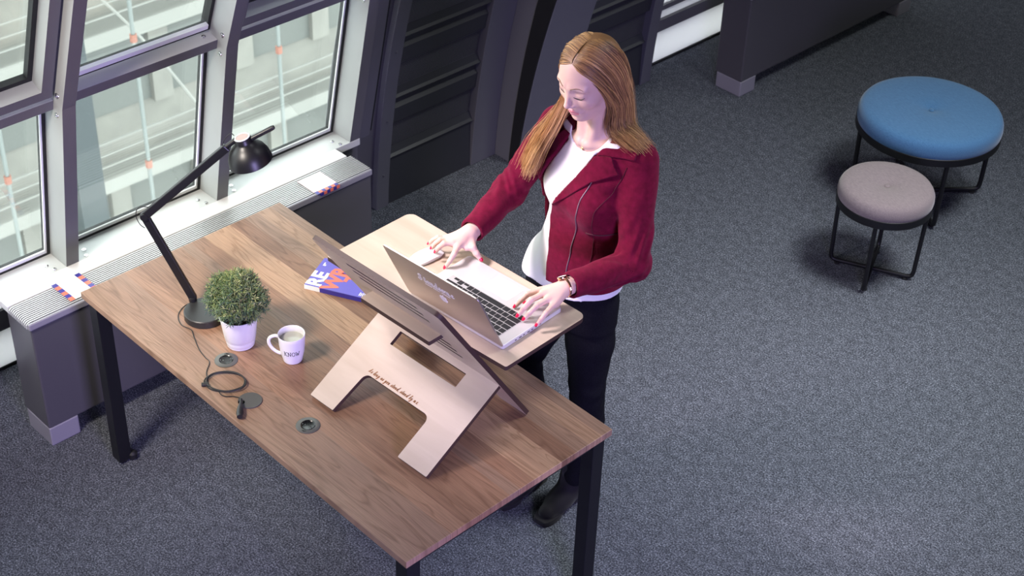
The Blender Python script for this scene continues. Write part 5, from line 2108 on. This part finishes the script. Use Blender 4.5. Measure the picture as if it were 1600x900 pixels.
# guides: (root, ...). Each side has guides from the face (0) to the nape (1)
def side_guides(s):
    G = []
    if s > 0:      # her left, falls over the shoulder to the back
        G.append([HP(.056, .003, .086), HP(.061, .028, .075), HP(.050, .054, .052), HP(.034, .072, .012), HP(.020, .079, -.030), HP(.010, .078, -.085), W3(1.328, 1.015, 1.535), W3(1.362, 1.022, 1.512), W3(1.400, 1.035, 1.494)])
        G.append([HP(.044, .005, .097), HP(.038, .036, .098), HP(.024, .064, .072), HP(.006, .079, .025), HP(-.006, .083, -.030), HP(-.015, .082, -.085), W3(1.342, 1.040, 1.540), W3(1.378, 1.055, 1.516), W3(1.418, 1.072, 1.482)])
        G.append([HP(.002, .004, .110), HP(-.004, .036, .108), HP(-.016, .066, .078), HP(-.032, .081, .025), HP(-.038, .083, -.030), HP(-.044, .080, -.090), W3(1.340, 1.078, 1.528), W3(1.368, 1.100, 1.490), W3(1.392, 1.128, 1.430)])
        G.append([HP(-.046, .002, .102), HP(-.054, .032, .096), HP(-.068, .058, .062), HP(-.080, .062, .015), HP(-.084, .060, -.040), HP(-.082, .056, -.100), W3(1.305, 1.125, 1.500), W3(1.312, 1.155, 1.420), W3(1.315, 1.172, 1.320)])
        G.append([HP(-.086, .000, .066), HP(-.094, .012, .048), HP(-.101, .022, .012), HP(-.102, .026, -.030), HP(-.098, .026, -.080), HP(-.092, .022, -.130), W3(1.265, 1.150, 1.480), W3(1.265, 1.176, 1.390), W3(1.265, 1.188, 1.280)])
    else:          # her right, drawn forward over the shoulder
        G.append([HP(.056, .001, .086), HP(.061, -.026, .075), HP(.051, -.052, .052), HP(.037, -.071, .012), HP(.025, -.078, -.030), HP(.022, -.076, -.085), W3(1.172, .945, 1.505), W3(1.150, .915, 1.425), W3(1.122, .905, 1.335)])
        G.append([HP(.044, -.002, .097), HP(.038, -.034, .098), HP(.024, -.062, .072), HP(.008, -.078, .025), HP(-.003, -.083, -.030), HP(-.002, -.082, -.090), W3(1.150, .960, 1.495), W3(1.124, .928, 1.415), W3(1.104, .908, 1.325)])
        G.append([HP(.002, -.002, .110), HP(-.004, -.034, .108), HP(-.016, -.065, .078), HP(-.030, -.081, .025), HP(-.036, -.084, -.030), HP(-.030, -.083, -.090), W3(1.132, .985, 1.495), W3(1.104, .950, 1.415), W3(1.092, .920, 1.315)])
        G.append([HP(-.046, -.002, .102), HP(-.054, -.032, .096), HP(-.068, -.058, .062), HP(-.078, -.064, .015), HP(-.080, -.064, -.040), HP(-.068, -.066, -.100), W3(1.128, 1.030, 1.505), W3(1.094, .988, 1.435), W3(1.080, .945, 1.335)])
        G.append([HP(-.086, .000, .066), HP(-.094, -.012, .048), HP(-.101, -.022, .012), HP(-.102, -.026, -.030), HP(-.096, -.030, -.080), HP(-.088, -.030, -.130), W3(1.212, 1.146, 1.480), W3(1.208, 1.172, 1.390), W3(1.205, 1.182, 1.280)])
    return np.array(G)


def cr(P_, t):
    """Catmull-Rom on rows of P_ at float param t"""
    k = len(P_)
    i = int(min(max(math.floor(t), 0), k-2))
    u = t-i
    p0 = P_[max(i-1, 0)]
    p1 = P_[i]
    p2 = P_[i+1]
    p3 = P_[min(i+2, k-1)]
    return 0.5*((2*p1)+(-p0+p2)*u+(2*p0-5*p1+4*p2-p3)*u*u+(-p0+3*p1-3*p2+p3)*u**3)


NP_ = 19
hv = []
hfc = []
hcol = []
for s in (1, -1):
    G = side_guides(s)
    nst = 2300
    clump = RNG.rand(140)*4.0
    clump_off = RNG.normal(size=(140, 3))*0.004
    for k in range(nst):
        ci = RNG.randint(140)
        a = clump[ci]+RNG.normal()*0.10
        a = min(3.999, max(0.0, a))
        if k % 4 == 0:
            a = RNG.rand()*4.0
        gp = np.array([cr(G[:, j, :], a) for j in range(G.shape[1])])
        depth = RNG.rand()
        tend = 8.0*(0.90+0.10*RNG.rand()) if RNG.rand() > .15 else 8.0*(.80+.2*RNG.rand())
        jit = RNG.normal(size=3)
        ph = RNG.rand()*6.28
        path = np.array([cr(gp, tend*j/(NP_-1)) for j in range(NP_)])
        tt = np.linspace(0, 1, NP_)[:, None]
        inward = HC[None, :]-path
        inward /= np.linalg.norm(inward, axis=1)[:, None]
        path = path+inward*0.008*depth*np.clip(tt*6, 0, 1)
        path = path+jit[None, :]*0.0035*tt**1.3*2.2+clump_off[ci][None, :]*tt*1.6
        path = path+np.stack([np.sin(ph+7*tt[:, 0]), np.cos(ph*1.3+6*tt[:, 0]), 0*tt[:, 0]], 1)*0.0022*tt
        rad = (0.0009+0.0006*RNG.rand())*np.clip(1.25-tt[:, 0], 0.25, 1.0)
        tg = np.gradient(path, axis=0)
        tg /= np.linalg.norm(tg, axis=1)[:, None]
        ref = path-HC[None, :]
        n1v = np.cross(tg, ref)
        n1v /= (np.linalg.norm(n1v, axis=1)[:, None]+1e-9)
        n2v = np.cross(n1v, tg)
        base = len(hv)*3 if False else sum(0 for _ in ())
        ring = []
        for ang in (0.5*PI, 0.5*PI+2.094, 0.5*PI+4.189):
            ring.append(path+(n1v*math.cos(ang)*1.25+n2v*math.sin(ang)*0.7)*rad[:, None])
        hv.append(np.stack(ring, 1).reshape(-1, 3))
        c0_ = np.clip(RNG.normal(0.44, 0.20)+(0.12 if s < 0 else -0.02), 0, 1)  # strands on her lit right side are coloured lighter
        hcol.append(np.clip(c0_+0.34*(tt[:, 0]-0.45)+0.05*np.sin(ph), 0, 1).repeat(3))
nst_all = len(hv)
i0 = np.arange(NP_-1)[:, None]*3
q = []
for j in range(3):
    q.append(np.stack([i0[:, 0]+j, i0[:, 0]+(j+1) % 3, i0[:, 0]+3+(j+1) % 3, i0[:, 0]+3+j], 1))
q = np.concatenate(q)
HVv = np.concatenate(hv)
HFf = np.concatenate([q+n*NP_*3 for n in range(nst_all)])
HCc = np.concatenate(hcol)
# scalp cap and the soft mass under the strands
h = 0.003
lo, hi = (1.04, .88, 1.32), (1.43, 1.21, 1.86)
X, Y, Z = grid(lo, hi, h)
dx, dy, dz = X-f32(HC[0]), Y-f32(HC[1]), Z-f32(HC[2])
f_ = (dx*Fv[0]+dy*Fv[1]+dz*Fv[2])/HK
l_ = (dx*Lv[0]+dy*Lv[1]+dz*Lv[2])/HK
u_ = (dx*Uv[0]+dy*Uv[1]+dz*Uv[2])/HK
cap = ell(f_, l_, u_, (-.014, 0, .031), (.0900, .0755, .0790))
cap = smin(cap, ell(f_, l_, u_, (-.026, 0, -.030), (.070, .070, .075)), .03)
edge = (f_-(.023+.46*u_))*0.9
cap = smax(cap, edge, .008)
sideL = chain(X, Y, Z, [tuple(HP(-.02, .064, -.02)), tuple(HP(-.02, .064, -.085)), (1.336, 1.056, 1.518), (1.378, 1.080, 1.484)], [.014, .014, .012, .005], .02)
sideR = chain(X, Y, Z, [tuple(HP(-.01, -.064, -.02)), tuple(HP(-.004, -.068, -.090)), (1.146, .972, 1.478), (1.114, .940, 1.390)], [.014, .013, .012, .005], .02)
back = chain(X, Y, Z, [tuple(HP(-.07, 0, -.05)), tuple(HP(-.07, 0, -.11)), (1.25, 1.140, 1.47), (1.25, 1.165, 1.36)], [.040, .046, .040, .022], .03)
back = ell(X, Y, Z, (1.25, 1.125, 1.50), (.085, .040, .15)) if False else back
D = smin(smin(cap, smin(sideL, sideR, .02), .03), back, .04)
face_keep = -ell(f_, l_, u_, (.085, 0, -.03), (.055, .072, .12))
D = np.maximum(D, face_keep)
V, F = nets(D, lo, h)
V = relax(V, F, 2, .5)
tcol = np.full(len(V), 0.30)
HVv2 = np.concatenate([HVv, V])
HFf2 = np.concatenate([HFf, F+len(HVv)])
hair = np_mesh('hair', HVv2-WI, HFf2, M['hair'], woman)
cc_ = np.concatenate([HCc, tcol])
ca = hair.data.color_attributes.new('strand', 'FLOAT_COLOR', 'POINT')
ca.data.foreach_set('color', np.stack([cc_, cc_, cc_, np.ones_like(cc_)], 1).astype(f32).ravel())
